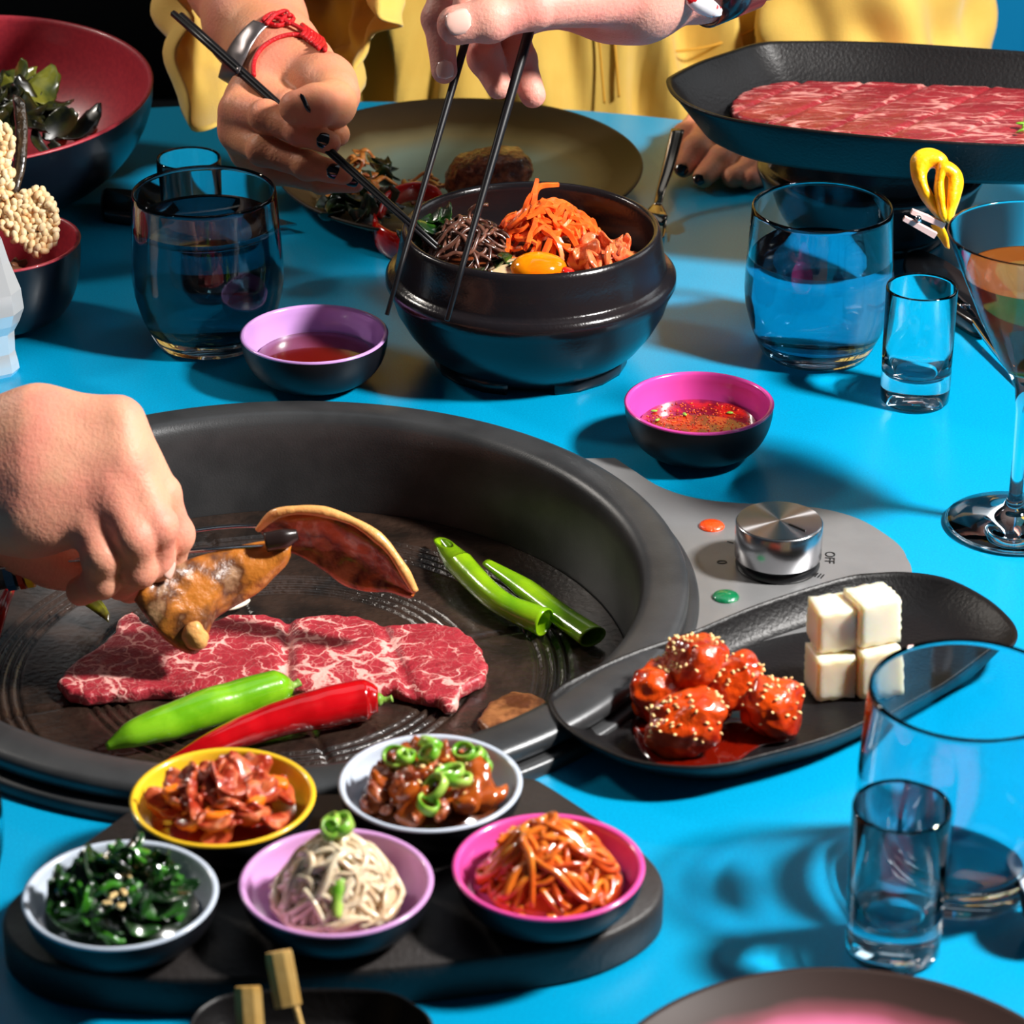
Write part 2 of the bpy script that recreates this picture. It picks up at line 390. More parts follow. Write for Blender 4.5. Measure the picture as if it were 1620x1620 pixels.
def text(name, s, size, loc, rz, mat, parent, sx=1):
    c = bpy.data.curves.new(name, 'FONT'); c.body = s; c.size = size; c.extrude = .00012; c.align_x = 'CENTER'; c.align_y = 'CENTER'
    oc = bpy.data.objects.new(name, c); COL.objects.link(oc); bpy.context.view_layer.update()
    me = bpy.data.meshes.new_from_object(oc.evaluated_get(bpy.context.evaluated_depsgraph_get())); bpy.data.objects.remove(oc); bpy.data.curves.remove(c)
    me.materials.clear(); me.materials.append(mat); o = bpy.data.objects.new(name, me); COL.objects.link(o); o.parent = parent
    o.location = Vector(loc)-origin(parent); o.rotation_euler = (0, 0, rz); o.scale = (sx, 1, 1); return o
text('printed_mark', 'OFF', .0085, at(1312, 882, .0054), -PI/2-.12, m_black, gr)
text('printed_mark', '0', .0085, at(1143, 889, .0054), PI/2, m_black, gr, 1.1)
text('printed_mark', 'III', .0075, at(1296, 911, .0054), -.5, m_black, gr)
text('printed_mark', 'I', .0060, at(1156, 858, .0054), 1.0, m_black, gr)
# ------------------------------------------------------------------ tableware
def two_tone(name, prof_out, prof_in, c, m_out, m_in, label, cat, group=None, seg=72, sx=1, sy=1, rot=None, foot=None, mod=None):
    """a bowl: outer shell and inner glaze with the rim, as two parts"""
    t = thing(name, c, label, cat, group)
    mk('body', *lathe(prof_out, c, seg, sx=sx, sy=sy, mod=mod), m_out, t)
    mk('glazed_inside', *lathe(prof_in, c, seg, sx=sx, sy=sy, mod=mod), m_in, t)
    if foot: mk('foot_ring', *lathe(foot, c, seg, closed=True, sx=sx, sy=sy), m_out, t)
    if rot: t.rotation_euler = rot
    return t
def bowl_profiles(R, h, rb, th=.003, full=.55, lip=.0016):
    """outer: foot to lip, inner: lip to centre"""
    n = 12; o = [(0, .004), (rb*.85, .004), (rb*.9, 0), (rb, 0), (rb, .003)]
    for t in np.linspace(0.06, 1, n):
        a = t*PI/2; r = rb+(R-rb)*(math.sin(a)**full); z = .003+(h-.003-lip)*(1-math.cos(a))**.92
        o.append((r, z))
    i = [(R, h-lip), (R+.0004, h-lip*.4), (R-th*.35, h), (R-th*.8, h-lip*.3)]
    for t in np.linspace(.96, 0, n):
        a = t*PI/2; r = rb+(R-rb)*(math.sin(a)**full); z = .003+(h-.003-lip)*(1-math.cos(a))**.92
        i.append((max(r-th*(1.0 if t > .15 else 1.2), 0), z+th*.5+(1-t)*th*.4))
    i.append((0, i[-1][1]-.0001)); return o, i
def rgb(*c): return s2l(c)
m_lav = M('lavender_glaze', rgb(200, 150, 215), .22, coat=.5); m_pinkg = M('pink_glaze', rgb(215, 70, 160), .22, coat=.5)
m_yel = M('yellow_glaze', rgb(238, 190, 40), .25, coat=.4); m_wht = M('pale_grey_glaze', rgb(190, 200, 215), .25, coat=.4)
m_lav2 = M('pale_lavender_glaze', rgb(205, 150, 205), .25, coat=.4); m_pk2 = M('bright_pink_glaze', rgb(220, 75, 155), .25, coat=.4)
m_outb = M('black_glaze', (.005, .005, .007), .42, spec=.35)
def small_bowl(c, R, h, m_in, label, cat='bowl', group=None, rb=.5, name='sauce_bowl', full=.75):
    o, i = bowl_profiles(R, h, R*rb, full=full); return two_tone(name, o, i, c, m_outb, m_in, label, cat, group)
sb1 = small_bowl((-.1295, .1900, 0), .0482, .035, m_lav, 'lavender-lined black bowl of smooth dark red sauce', rb=.48)
sb2 = small_bowl((.1165, .0810, 0), .0463, .036, m_pinkg, 'pink-lined black bowl of chilli oil with seeds', rb=.48)
# sauces are things of their own
m_sauce = M('gochujang', rgb(105, 14, 8), .12, coat=.8)
tag(mk('chilli_sauce', *lathe([(0, .0115), (.032, .0115), (.0375, .0190), (.0372, .0193), (.030, .0190), (0, .0190)], (-.1295, .1900, 0), 64), m_sauce), 'smooth dark red sauce pooled in the lavender bowl', 'sauce')
m_oil = M('chilli_oil', rgb(185, 30, 5), .10, col2=rgb(110, 12, 3), cscale=90, cpos=(.42, .55), coat=1, bump=.5, bscale=300)
oil = thing('chilli_oil', (.1165, .0810, .012), 'oily red chilli sauce full of seeds in the pink-lined bowl', 'sauce')
mk('oil_pool', *lathe([(0, .012), (.031, .012), (.0365, .0205), (.0360, .0208), (.030, .0206), (0, .0206)], (.1165, .0810, 0), 64), m_oil, oil)
m_seed = M('chilli_seed', rgb(228, 120, 45), .3, coat=.5, col2=rgb(205, 55, 15), cscale=200); m_flake = M('chilli_flake', rgb(150, 20, 8), .3, coat=.5)
vs = []; vf = []
for i in range(300):
    r = .034*math.sqrt(random.random()); a = random.random()*2*PI
    q = (.1165+r*math.cos(a), .0810+r*math.sin(a), .0208)
    (vs if i % 3 else vf).append(lump(q, (random.uniform(.0007, .0012), .0005, .0004), 1, .1, 3, i, (0, 0, random.random()*6)))
tag(mk('chilli_seeds', *join(*vs), m_seed, oil), kind='stuff'); tag(mk('chilli_flakes', *join(*vf), m_flake, oil), kind='stuff')
m_spr = M('spring_onion', rgb(95, 160, 30), .3, col2=rgb(170, 205, 90), cscale=60, coat=.4, sss=.15, sssc=.003)
for k, (px, py) in enumerate(((1035, 650), (1040, 664), (1083, 655), (1155, 653))):
    tag(mk('herb_piece', *lump(at(px, py, .0215), (.0022, .0012, .0008), 2, .3, 3, k, (0, 0, k)), m_spr), 'tiny green herb fleck floating on the chilli oil', 'herb', 'green flecks on the chilli oil')
# black stone bowl
SBC = (.0125, .231, 0)
def stone_bowl(c, label, s=1.0):
    t = thing('stone_bowl', c, label, 'bowl')
    P = [(0, .010), (.052, .010), (.056, .004), (.060, .002), (.064, .006), (.074, .014), (.083, .026), (.0895, .038), (.0925, .048), (.0945, .052), (.0965, .0565), (.0963, .0605), (.0935, .0635), (.0905, .0645), (.0895, .0665), (.0875, .078), (.0857, .0895), (.0845, .0925), (.0825, .0935), (.0805, .0920), (.0795, .088), (.0805, .060), (.078, .040), (.066, .022), (.050, .016), (0, .015)]
    P = [(r*s, z*s) for r, z in P]
    mk('body', *lathe(P, c, 128), m_stone, t)
    for k in range(4):
        a = PI/4+k*PI/2
        V, Fs = loft([(c[0]+s*r*math.cos(a+d), c[1]+s*r*math.sin(a+d)) for r, d in [(.066, -.55), (.067, -.3), (.067, 0), (.067, .3), (.066, .55), (.052, .5), (.051, 0), (.052, -.5)]], [(.96, 0), (1, .002), (1, .012)])
        mk('foot', V, Fs, m_stone, t)
    return t
sbo = stone_bowl(SBC, 'black stone bowl of bibimbap with carrot strips and raw egg yolk')
SB2 = (.262, .455, 0)
stone_bowl(SB2, 'black stone bowl of stew partly hidden under the raised meat platter', .86)
# plates
def plate(name, c, R, h, mi, mo, label, sx=1, sy=1, rot=None, well=.62):
    t = thing(name, c, label, 'plate')
    mk('body', *lathe([(0, .002), (R*.55, .002), (R*.57, 0), (R*.62, 0), (R*.66, .003), (R*.93, h*.62), (R*.998, h-.002)], c, 96, sx=sx, sy=sy), mo, t)
    mk('glazed_inside', *lathe([(R*.998, h-.002), (R, h-.0008), (R*.992, h), (R*.975, h-.0012), (R*.90, h*.62+.002), (R*.78, h*.40+.002), (R*well, .0065), (R*.4, .0055), (0, .0052)], c, 96, sx=sx, sy=sy), mi, t)
    if rot: t.rotation_euler = rot
    return t
def radial_mat(name, stops, rough, c_scale, coat=.5):
    m = M(name, (0, 0, 0), rough+.2, coat=0, spec=.22); N = m.node_tree.nodes; L = m.node_tree.links
    tc = N['Texture Coordinate']; sep = N.new('ShaderNodeVectorMath'); sep.operation = 'MULTIPLY'; sep.inputs[1].default_value = (1, 1, 0)
    ln = N.new('ShaderNodeVectorMath'); ln.operation = 'LENGTH'; mu = N.new('ShaderNodeMath'); mu.operation = 'DIVIDE'; mu.inputs[1].default_value = c_scale
    nz = N.new('ShaderNodeTexNoise'); nz.inputs['Scale'].default_value = 25; ad = N.new('ShaderNodeMath'); ad.operation = 'MULTIPLY_ADD'; ad.inputs[1].default_value = .10
    r = N.new('ShaderNodeValToRGB'); L.new(tc.outputs['Object'], sep.inputs[0]); L.new(sep.outputs[0], ln.inputs[0]); L.new(ln.outputs['Value'], mu.inputs[0])
    L.new(tc.outputs['Object'], nz.inputs['Vector']); L.new(nz.outputs['Fac'], ad.inputs[0]); L.new(mu.outputs[0], ad.inputs[2]); L.new(ad.outputs[0], r.inputs['Fac'])
    E = r.color_ramp.elements; E[0].position = stops[0][0]; E[0].color = (*stops[0][1], 1); E[1].position = stops[-1][0]; E[1].color = (*stops[-1][1], 1)
    for p, c in stops[1:-1]: e = E.new(p); e.color = (*c, 1)
    L.new(r.outputs[0], N['Principled BSDF'].inputs['Base Color']); return m
PC = (-.040, .545, 0)
m_plate = radial_mat('sage_brown_glaze', [(0, rgb(96, 145, 155)), (.52, rgb(125, 150, 142)), (.70, rgb(128, 122, 92)), (.84, rgb(58, 44, 28)), (1.0, rgb(36, 27, 18))], .3, .150)
m_plrim = M('plate_underside', rgb(150, 145, 130), .4)
plate('dinner_plate', PC, .1455, .021, m_plate, m_plrim, 'sage green dinner plate with brown rim holding a meat patty', sx=.96, sy=1.02, rot=(math.radians(-.0), 0, 0))
m_pinkpl = radial_mat('pink_brown_glaze', [(0, rgb(215, 110, 150)), (.74, rgb(212, 110, 150)), (.82, rgb(120, 62, 72)), (.88, rgb(50, 34, 30)), (1.0, rgb(44, 32, 28))], .3, .120)
m_dkout = M('dark_stoneware', rgb(40, 34, 30), .4)
plate('dinner_plate', (.143, -.613, 0), .1125, .024, m_pinkpl, m_dkout, 'pink plate with dark brown rim at the near table edge')
# bowls at the left
m_rose = M('rose_glaze', rgb(165, 48, 62), .38, coat=.2, col2=rgb(180, 55, 66), cscale=300); m_navy = M('navy_glaze', (.003, .005, .010), .32, coat=.15)
o, i = bowl_profiles(.1435, .085, .060, th=.004, full=.95)
two_tone('serving_bowl', o, i, (-.4130, .542, 0), m_navy, m_rose, 'large rose-lined navy bowl of dark dressed greens', 'bowl', seg=96, rot=(math.radians(4), 0, 0))
o, i = bowl_profiles(.058, .060, .026, th=.003, full=.6)
two_tone('rice_bowl', o, i, (-.3520, .290, 0), m_navy, m_rose, 'small rose-lined navy bowl holding crispy rice crackers', 'bowl')
# platters
def platter(c_out, z0, h, label, name='serving_platter', k=.80):
    O = smooth_outline(c_out, 120)
    V, Fs = loft(O, [(k*.90, z0), (k, z0+.0015), (k+.05, z0+.006), (.97, z0+h-.006), (.995, z0+h-.002), (.998, z0+h), (.982, z0+h), (.972, z0+h-.002), (k+.04, z0+.0085), (k-.03, z0+.005), (.4, z0+.0045)])
    o = mk(name, V, Fs, m_pblack); return tag(o, label, 'platter')
LP = [tuple(at(x, y, .021)[:2]) for x, y in ((866, 1108), (876, 1092), (905, 1074), (990, 1035), (1090, 1000), (1200, 955), (1330, 914), (1385, 906), (1440, 905), (1500, 915), (1560, 945), (1600, 980), (1611, 1005), (1600, 1022), (1560, 1042), (1480, 1085), (1330, 1158), (1200, 1196), (1140, 1210), (1080, 1214), (1000, 1204), (930, 1175), (885, 1142))]
platter(LP, .0, .021, 'black rectangular platter of glazed chicken and radish cubes', k=.82)
UP = [(.1095, .435), (.116, .452), (.136, .480), (.158, .502), (.180, .522), (.205, .527), (.278, .524), (.376, .503), (.440, .488), (.462, .465), (.478, .420), (.468, .385), (.440, .335), (.420, .312), (.395, .304), (.346, .304), (.287, .311), (.212, .331), (.155, .354), (.128, .378), (.114, .405)]
platter(UP, .085, .038, 'raised black platter of sliced raw beef resting on the second stone bowl', k=.80)
# banchan board and its five dishes
BO = [(-.238, -.453), (-.228, -.427), (-.205, -.390), (-.184, -.359), (-.172, -.3535), (-.130, -.3525), (-.080, -.350), (-.030, -.341), (-.004, -.336), (.010, -.336), (.019, -.343), (.046, -.377), (.064, -.403), (.072, -.427), (.065, -.453), (.037, -.477), (-.003, -.489), (-.06, -.499), (-.146, -.507), (-.204, -.499), (-.230, -.479)]
tag(mk('serving_board', *loft(smooth_outline(BO, 140), [(.985, 0), (1, .002), (1, .018), (.994, .0205), (.985, .0215)]), m_board), 'thick black rounded board carrying five small side dishes', 'serving board')
DZ = .0217
dishes = [('yellow', (-.1395, -.3905), m_yel, 'yellow dish of red kimchi on the black board'), ('grey', (-.0397, -.3775), m_wht, 'pale grey dish of braised dice with spring onion rings'),
          ('grey2', (-.1795, -.4735), m_wht, 'pale grey dish of sesame spinach on the black board'), ('lav', (-.0810, -.4635), m_lav2, 'lavender dish of pale bean sprouts on the black board'),
          ('pink', (.0170, -.4505), m_pk2, 'pink dish of orange shredded radish on the black board')]
for k, q, mi, lb in dishes:
    o, i = bowl_profiles(.0445, .024, .027, th=.0028, full=.8); two_tone('side_dish', o, i, (*q, DZ), m_outb, mi, lb, 'dish')
# skewer tray at the near edge
sk = [(-.143, -.545), (-.136, -.525), (-.120, -.517), (-.085, -.5145), (-.058, -.5165), (-.044, -.526), (-.034, -.545), (-.034, -.60), (-.05, -.62), (-.125, -.62), (-.143, -.60)]
o_ = platter(sk, .0, .022, 'black tray under bamboo skewers at the near edge', 'skewer_tray', .86)
# glasses
def tumbler(c, label, level=None, sc=1.0, gm=None, wm=None):
    t = thing('tumbler', c, label, 'glass')
    P = [(0, 0), (.0350, 0), (.0372, .0012), (.0400, .006), (.0460, .020), (.0500, .036), (.0512, .048), (.0507, .062), (.0494, .082), (.0482, .104), (.0478, .1070), (.0470, .1078), (.0461, .1068), (.0462, .104), (.0474, .082), (.0487, .062), (.0492, .048), (.0480, .036), (.0440, .023), (.0380, .0135), (.030, .0105), (0, .0100)]
    P = [(r*sc, z*sc) for r, z in P]
    mk('glass_body', *lathe(P, (c[0], c[1], c[2]+.0006), 96), gm or m_smoke, t)
    if level:
        inner = P[12:][::-1]; Q = [(r, z-.00015) if r < .03*sc else (r+.00025, z) for r, z in inner if z < level]
        re = np.interp(level, [z for r, z in inner], [r for r, z in inner])
        Q += [(re+.0003, level+.0006), (re-.0015, level), (0, level)]
        w = mk('water', *lathe(Q, (c[0], c[1], c[2]+.0006), 96), wm or m_water); w['fill'] = 1
        return t, w
    return t, None
m_wdark = M('dark_drink', (.11, .21, .26), 0.0, trans=1, ior=1.33)
tl, w1 = tumbler((-.2045, .258, 0), 'round blue-grey tumbler left of the lavender sauce bowl', .086, wm=m_wdark)
tag(w1, 'dark water filling the tumbler beside the lavender sauce bowl', 'water')
tr, w2 = tumbler((.2045, .238, 0), 'half-full tumbler behind the pink-lined sauce bowl', .070, .97)
tag(w2, 'water in the tumbler behind the pink-lined sauce bowl', 'water')
tumbler((.2165, -.395, 0), 'empty blue-grey tumbler behind the near shot glass', None, 1.0)
tumbler((*at(-152, 1450, 0)[:2], 0), 'dark blue tumbler cut off at the frame edge beside the board', None, 1.0)
def shot(c, label, sc=1.0):
    P = [(0, 0), (.0205, 0), (.0222, .0015), (.0226, .010), (.0228, .040), (.0229, .078), (.0224, .0800), (.0217, .0795), (.0214, .078), (.0212, .040), (.0204, .0235), (.0170, .0195), (.009, .0180), (0, .0178)]
    t = tag(mk('shot_glass', *lathe([(r*sc, z*sc+.0006) for r, z in P], c, 80), m_glass), label, 'glass'); return t
shot((.2620, .1600, 0), 'clear shot glass between the half-full tumbler and cocktail glass')
shot((.1790, -.4540, 0), 'clear thick-based shot glass in front of the empty tumbler', 1.0)
shot((-.229, .395, 0), 'clear shot glass half hidden behind the left tumbler')
# cocktail glass
MC = (.3000, -.018, .0006)
mg = thing('cocktail_glass', MC, 'stemmed cocktail glass of amber drink with an orange peel twist', 'glass')
P = [(0, 0), (.036, 0), (.0400, .0006), (.0412, .0016), (.0400, .0026), (.030, .0042), (.016, .0070), (.0070, .0130), (.0042, .0200), (.0038, .045), (.0042, .075), (.0058, .090), (.0100, .099), (.0160, .108), (.0300, .1360), (.0420, .1640), (.0512, .1865), (.0512, .1876), (.0503, .1876), (.0500, .1865), (.0408, .1640), (.0288, .1362), (.0148, .1090), (.0080, .1020), (0, .1005)]
mk('glass_body', *lathe(P, MC, 96), m_glass, mg)
Q = [(0, .1002), (.0081, .1018), (.0150, .1088), (.0290, .1361), (.0405, .1630), (.0395, .1624), (0, .1622)]
tag(mk('cocktail', *lathe(Q, MC, 96), m_drink), 'amber cocktail inside the stemmed glass', 'drink')

for o in list(COL.objects):   # let the key lamp's light through the clear glasses fall on the table
    if o.type == 'MESH' and o.data.materials and o.data.materials[0] and o.data.materials[0].name in ('clear_glass', 'blue_grey_glass'): o.cycles.is_caustics_caster = True
bpy.data.objects['tabletop'].cycles.is_caustics_receiver = True; key.data.cycles.is_caustics_light = True
# ------------------------------------------------------------------ food on the grill
def poly_d(P2, poly):
    poly = np.array(poly); d = np.full(len(P2), 1e9); ins = np.zeros(len(P2), bool)
    for a, b in zip(poly, np.roll(poly, -1, 0)):
        e = b-a; w = P2-a; t = np.clip((w@e)/(e@e), 0, 1); d = np.minimum(d, np.linalg.norm(w-t[:, None]*e, axis=1))
        c = ((a[1] <= P2[:, 1]) & (b[1] > P2[:, 1])) | ((b[1] <= P2[:, 1]) & (a[1] > P2[:, 1]))
        with np.errstate(divide='ignore', invalid='ignore'):
            xi = a[0]+(P2[:, 1]-a[1])/(b[1]-a[1])*e[0]
        ins ^= c & (P2[:, 0] < xi)
    return np.where(ins, -d, d)
def slab(poly, z, th, res=.0018, rnd=.002, amp=.0008, folds=(), seed=3, zf=None):
    poly = [np.array(p[:2], float) for p in poly]; A = np.array(poly)
    def fn(P):
        d2 = poly_d(P[:, :2], A)+.0016*wob(np.c_[P[:, :2], P[:, 0]*0], 420, seed)
        zz = P[:, 2]-(zf(P) if zf else 0); t = th
        for (a, b, w, dp) in folds:
            q = cap_d(np.c_[P[:, :2], 0*P[:, 0]], (*a, 0), (*b, 0), 0, 0); t = t-dp*np.exp(-(q/w)**2)
        dz = np.abs(zz-z-t/2)-t/2
        q = np.maximum(np.stack([d2+rnd, dz+rnd], 1), 0)
        return np.minimum(np.maximum(d2+rnd, dz+rnd), 0)+np.linalg.norm(q, axis=1)-rnd+amp*wob(P, 300, seed+1)
    hi = A.max(0); lo = A.min(0)
    return surface_net(fn, (lo[0]-.008, lo[1]-.008, z-.006), (hi[0]+.008, hi[1]+.008, z+th+.014), res)
def beef_mat(name, red, red2, fat, scale, width, streak=None):
    m = M(name, red, .36, coat=.25, crough=.25, bump=.5, bscale=380, sss=.12, sssr=(1, .2, .15), sssc=.004)
    N = m.node_tree.nodes; L = m.node_tree.links; tc = N['Texture Coordinate']
    mp = N.new('ShaderNodeMapping'); mp.inputs['Scale'].default_value = streak or (1, 1, 1)
    if streak: mp.inputs['Rotation'].default_value = (0, 0, .55)
    L.new(tc.outputs['Object'], mp.inputs[0])
    nz = N.new('ShaderNodeTexNoise'); nz.inputs['Scale'].default_value = scale*.9; nz.inputs['Detail'].default_value = 4; L.new(mp.outputs[0], nz.inputs['Vector'])
    mx = N.new('ShaderNodeVectorMath'); mx.operation = 'MULTIPLY_ADD'; mx.inputs[1].default_value = (.028*60/scale,)*3
    L.new(nz.outputs['Color'], mx.inputs[0]); L.new(mp.outputs[0], mx.inputs[2])
    vo = N.new('ShaderNodeTexVoronoi'); vo.feature = 'DISTANCE_TO_EDGE'; vo.inputs['Scale'].default_value = scale; L.new(mx.outputs[0], vo.inputs['Vector'])
    vo2 = N.new('ShaderNodeTexVoronoi'); vo2.feature = 'DISTANCE_TO_EDGE'; vo2.inputs['Scale'].default_value = scale*2.3; L.new(mx.outputs[0], vo2.inputs['Vector'])
    n2 = N.new('ShaderNodeTexNoise'); n2.inputs['Scale'].default_value = scale*.8; n2.inputs['Detail'].default_value = 3; L.new(tc.outputs['Object'], n2.inputs['Vector'])
    wr = N.new('ShaderNodeMapRange'); wr.inputs[1].default_value = .40; wr.inputs[2].default_value = .68; wr.inputs[3].default_value = .0; wr.inputs[4].default_value = width; L.new(n2.outputs['Fac'], wr.inputs[0])
    s1 = N.new('ShaderNodeMath'); s1.operation = 'SUBTRACT'; L.new(wr.outputs[0], s1.inputs[0]); L.new(vo.outputs['Distance'], s1.inputs[1])
    f1 = N.new('ShaderNodeMapRange'); f1.inputs[1].default_value = -.02; f1.inputs[2].default_value = .03; L.new(s1.outputs[0], f1.inputs[0])
    wr2 = N.new('ShaderNodeMath'); wr2.operation = 'MULTIPLY'; wr2.inputs[1].default_value = .55; L.new(wr.outputs[0], wr2.inputs[0])
    s2 = N.new('ShaderNodeMath'); s2.operation = 'SUBTRACT'; L.new(wr2.outputs[0], s2.inputs[0]); L.new(vo2.outputs['Distance'], s2.inputs[1])
    f2 = N.new('ShaderNodeMapRange'); f2.inputs[1].default_value = -.03; f2.inputs[2].default_value = .06; f2.inputs[4].default_value = .7; L.new(s2.outputs[0], f2.inputs[0])
    mxf = N.new('ShaderNodeMath'); mxf.operation = 'MAXIMUM'; L.new(f1.outputs[0], mxf.inputs[0]); L.new(f2.outputs[0], mxf.inputs[1])
    c1 = N.new('ShaderNodeMix'); c1.data_type = 'RGBA'; c1.inputs[6].default_value = (*red, 1); c1.inputs[7].default_value = (*red2, 1); L.new(nz.outputs['Fac'], c1.inputs[0])
    c2 = N.new('ShaderNodeMix'); c2.data_type = 'RGBA'; c2.inputs[7].default_value = (*fat, 1); L.new(mxf.outputs[0], c2.inputs[0]); L.new(c1.outputs[2], c2.inputs[6])
    L.new(c2.outputs[2], N['Principled BSDF'].inputs['Base Color']); return m
m_beef = beef_mat('marbled_beef', rgb(128, 20, 30), rgb(196, 62, 74), rgb(240, 175, 165), 60, .095)
m_beef2 = beef_mat('sliced_beef', rgb(78, 8, 16), rgb(172, 46, 54), rgb(205, 135, 128), 40, .075, (.40, 1.7, 1))
MP = [(90, 1075), (110, 1050), (150, 1025), (182, 1000), (186, 978), (210, 966), (228, 982), (262, 998), (300, 995), (360, 972), (420, 970), (452, 978), (500, 972), (560, 972), (605, 984), (630, 988), (680, 983), (725, 990), (758, 1020), (771, 1050), (764, 1072), (730, 1090), (722, 1112), (705, 1116), (688, 1104), (650, 1098), (620, 1088), (560, 1090), (480, 1090), (440, 1084), (380, 1090), (250, 1090), (140, 1100), (105, 1095)]
GZ = -.0448
poly = [at(x, y, GZ+.008) for x, y in MP]
fl = [(at(455, 970, GZ+.008)[:2], at(452, 1095, GZ+.008)[:2], .0035, .004), (at(600, 980, GZ+.008)[:2], at(655, 1100, GZ+.008)[:2], .0035, .0025)]
tag(mk('beef_slice', *slab(poly, GZ, .0085, .0016, .003, .0007, fl), m_beef), 'long marbled raw beef slice lying on the grill plate', 'beef')
UPM = [(1153, 168), (1165, 150), (1200, 134), (1240, 127), (1330, 127), (1420, 130), (1500, 133), (1580, 135), (1660, 140), (1700, 155), (1700, 200), (1650, 225), (1590, 235), (1500, 228), (1380, 215), (1280, 205), (1220, 195), (1170, 185)]
poly = [at(x, y, .0985) for x, y in UPM]
bs = thing('sliced_beef', (.29, .42, .0905), 'sheet of thinly sliced raw red beef on the raised black platter', 'beef')
mk('meat', *slab(poly, .0902, .0085, .002, .003, .0008, [(at(x0, 128, .0985)[:2], at(x0-190, 215, .0985)[:2], .0016, .0022) for x0 in (1370, 1480, 1590, 1700, 1270)]), m_beef2, bs)
tag(mk('herb_sprig', *join(*[lump(at(1616+dx, 195+dy, .103), (.004, .002, .001), 2, .3, 3, dx, (0, .3*dx, dy)) for dx, dy in ((0, 0), (4, 8), (6, -6), (10, 3), (-2, 12))]), m_spr), 'small green herb sprig on the sliced raw beef', 'herb')
# chillies
m_gch = M('green_chilli_skin', rgb(100, 165, 15), .18, col2=rgb(130, 190, 30), cscale=45, coat=.9, bump=.12, bscale=120, sss=.1, sssc=.003)
m_rch = M('red_chilli_skin', rgb(190, 8, 18), .16, col2=rgb(160, 4, 10), cscale=40, coat=.9, bump=.08, bscale=120, sss=.08, sssc=.003)
m_stem = M('green_stem', rgb(110, 150, 50), .4, col2=rgb(150, 180, 90), cscale=150)
def chilli(name, pts, rad, mat, label, stem_r):
    P = catmull(pts, 30); og = P.mean(0); og[2] = GZ
    t = thing(name, og, label, 'chilli')
    V, Fs = tube(pts, rad, 20, 44); V = np.array(V); c = V.mean(0)
    V += (V-np.repeat(catmull(pts, 44), 20, 0))*(.10*wob(V, 160, 2))[:, None]; mk('flesh', V, Fs, mat, t)
    d = (P[-1]-P[-3]); d /= np.linalg.norm(d); e = P[-1]
    mk('calyx', *tube([e-d*.003, e+d*.001, e+d*.003], [stem_r*1.7, stem_r*1.8, stem_r], 10), m_stem, t)
    mk('stem', *tube([e+d*.001, e+d*.005, e+d*.008+np.array((0, 0, .001))], [stem_r, stem_r*.8, stem_r], 8), m_stem, t)
chilli('green_chilli', [at(168, 1182, GZ+.006), at(215, 1160, GZ+.011), at(290, 1135, GZ+.013), at(370, 1108, GZ+.014), at(430, 1092, GZ+.013), at(455, 1086, GZ+.012)],
       [.002, .0075, .0105, .0110, .0108, .0108, .0060], m_gch, 'glossy green chilli lying below the raw beef slice', .0026)
chilli('red_chilli', [at(262, 1206, GZ+.004), at(330, 1180, GZ+.008), at(410, 1148, GZ+.011), at(500, 1122, GZ+.013), at(570, 1108, GZ+.013), at(598, 1107, GZ+.013)],
       [.0012, .0060, .0088, .0105, .0118, .0120, .0070], m_rch, 'glossy red chilli lying in front of the green chilli', .0022)
# spring onion lengths
m_on = M('cooked_spring_onion', rgb(150, 190, 20), .22, col2=rgb(90, 145, 12), cscale=30, cpos=(.3, .7), coat=.7, sss=.15, sssr=(.6, 1, .1), sssc=.004, bump=.15, bscale=150)
def hollow(name, pts, rad, th, mat, label, cat, cut=None, sxy=(1, 1)):
    n = 40; seg = 24
    V1, F1 = tube(pts, rad, seg, n, cap=False, sxy=sxy); V2, F2 = tube(pts, [r-th for r in rad], seg, n, cap=False, sxy=sxy)
    V1 = np.array(V1); V2 = np.array(V2); off = len(V1)
    if cut is not None:  # slanted cut at the start
        P = catmull(pts, n); T = P[1]-P[0]; T /= np.linalg.norm(T)
        for V in (V1, V2):
            w = np.repeat(np.clip(1-np.arange(n)/(n*.30), 0, 1), seg)
            V += np.outer(w*((V-np.repeat(P, seg, 0))@np.array(cut)), T)*2.6
    Fs = F1+[tuple(i+off for i in q[::-1]) for q in F2]
    for k in range(seg):
        a, b = k, (k+1) % seg; Fs.append((b, a, a+off, b+off)); e = (n-1)*seg; Fs.append((e+a, e+b, e+b+off, e+a+off))
    return tag(mk(name, np.vstack([V1, V2]), Fs, mat), label, cat)
hollow('spring_onion', [at(702, 858, GZ+.012), at(735, 900, GZ+.012), at(790, 952, GZ+.011), at(862, 985, GZ+.0085)], [.0045, .0085, .0078, .0072, .0088], .0011, m_on, 'bright green spring onion tube with a slanted cut tip on the grill', 'spring onion', cut=(-.2, .1, 1.4))
hollow('spring_onion', [at(770, 890, GZ+.0075), at(830, 930, GZ+.0065), at(890, 975, GZ+.007), at(938, 1008, GZ+.0075)], [.0030, .0070, .0075, .0085], .0010, m_on, 'darker spring onion tube behind the bright slant-cut one', 'spring onion', sxy=(1.1, .7))
m_onb = M('charred_onion', rgb(150, 150, 20), .3, col2=rgb(60, 50, 12), cscale=50, coat=.5)
tag(mk('spring_onion', *ruled([at(112, 945, GZ+.012), at(140, 962, GZ+.010), at(172, 985, GZ+.007)], [at(135, 938, GZ+.016), at(160, 950, GZ+.014), at(174, 972, GZ+.010)], .003, 20, 8), m_onb), 'short charred spring onion piece beside the raw beef tip', 'spring onion')
m_rp = M('red_pepper', rgb(205, 30, 10), .2, coat=.8, col2=rgb(150, 10, 6), cscale=40)
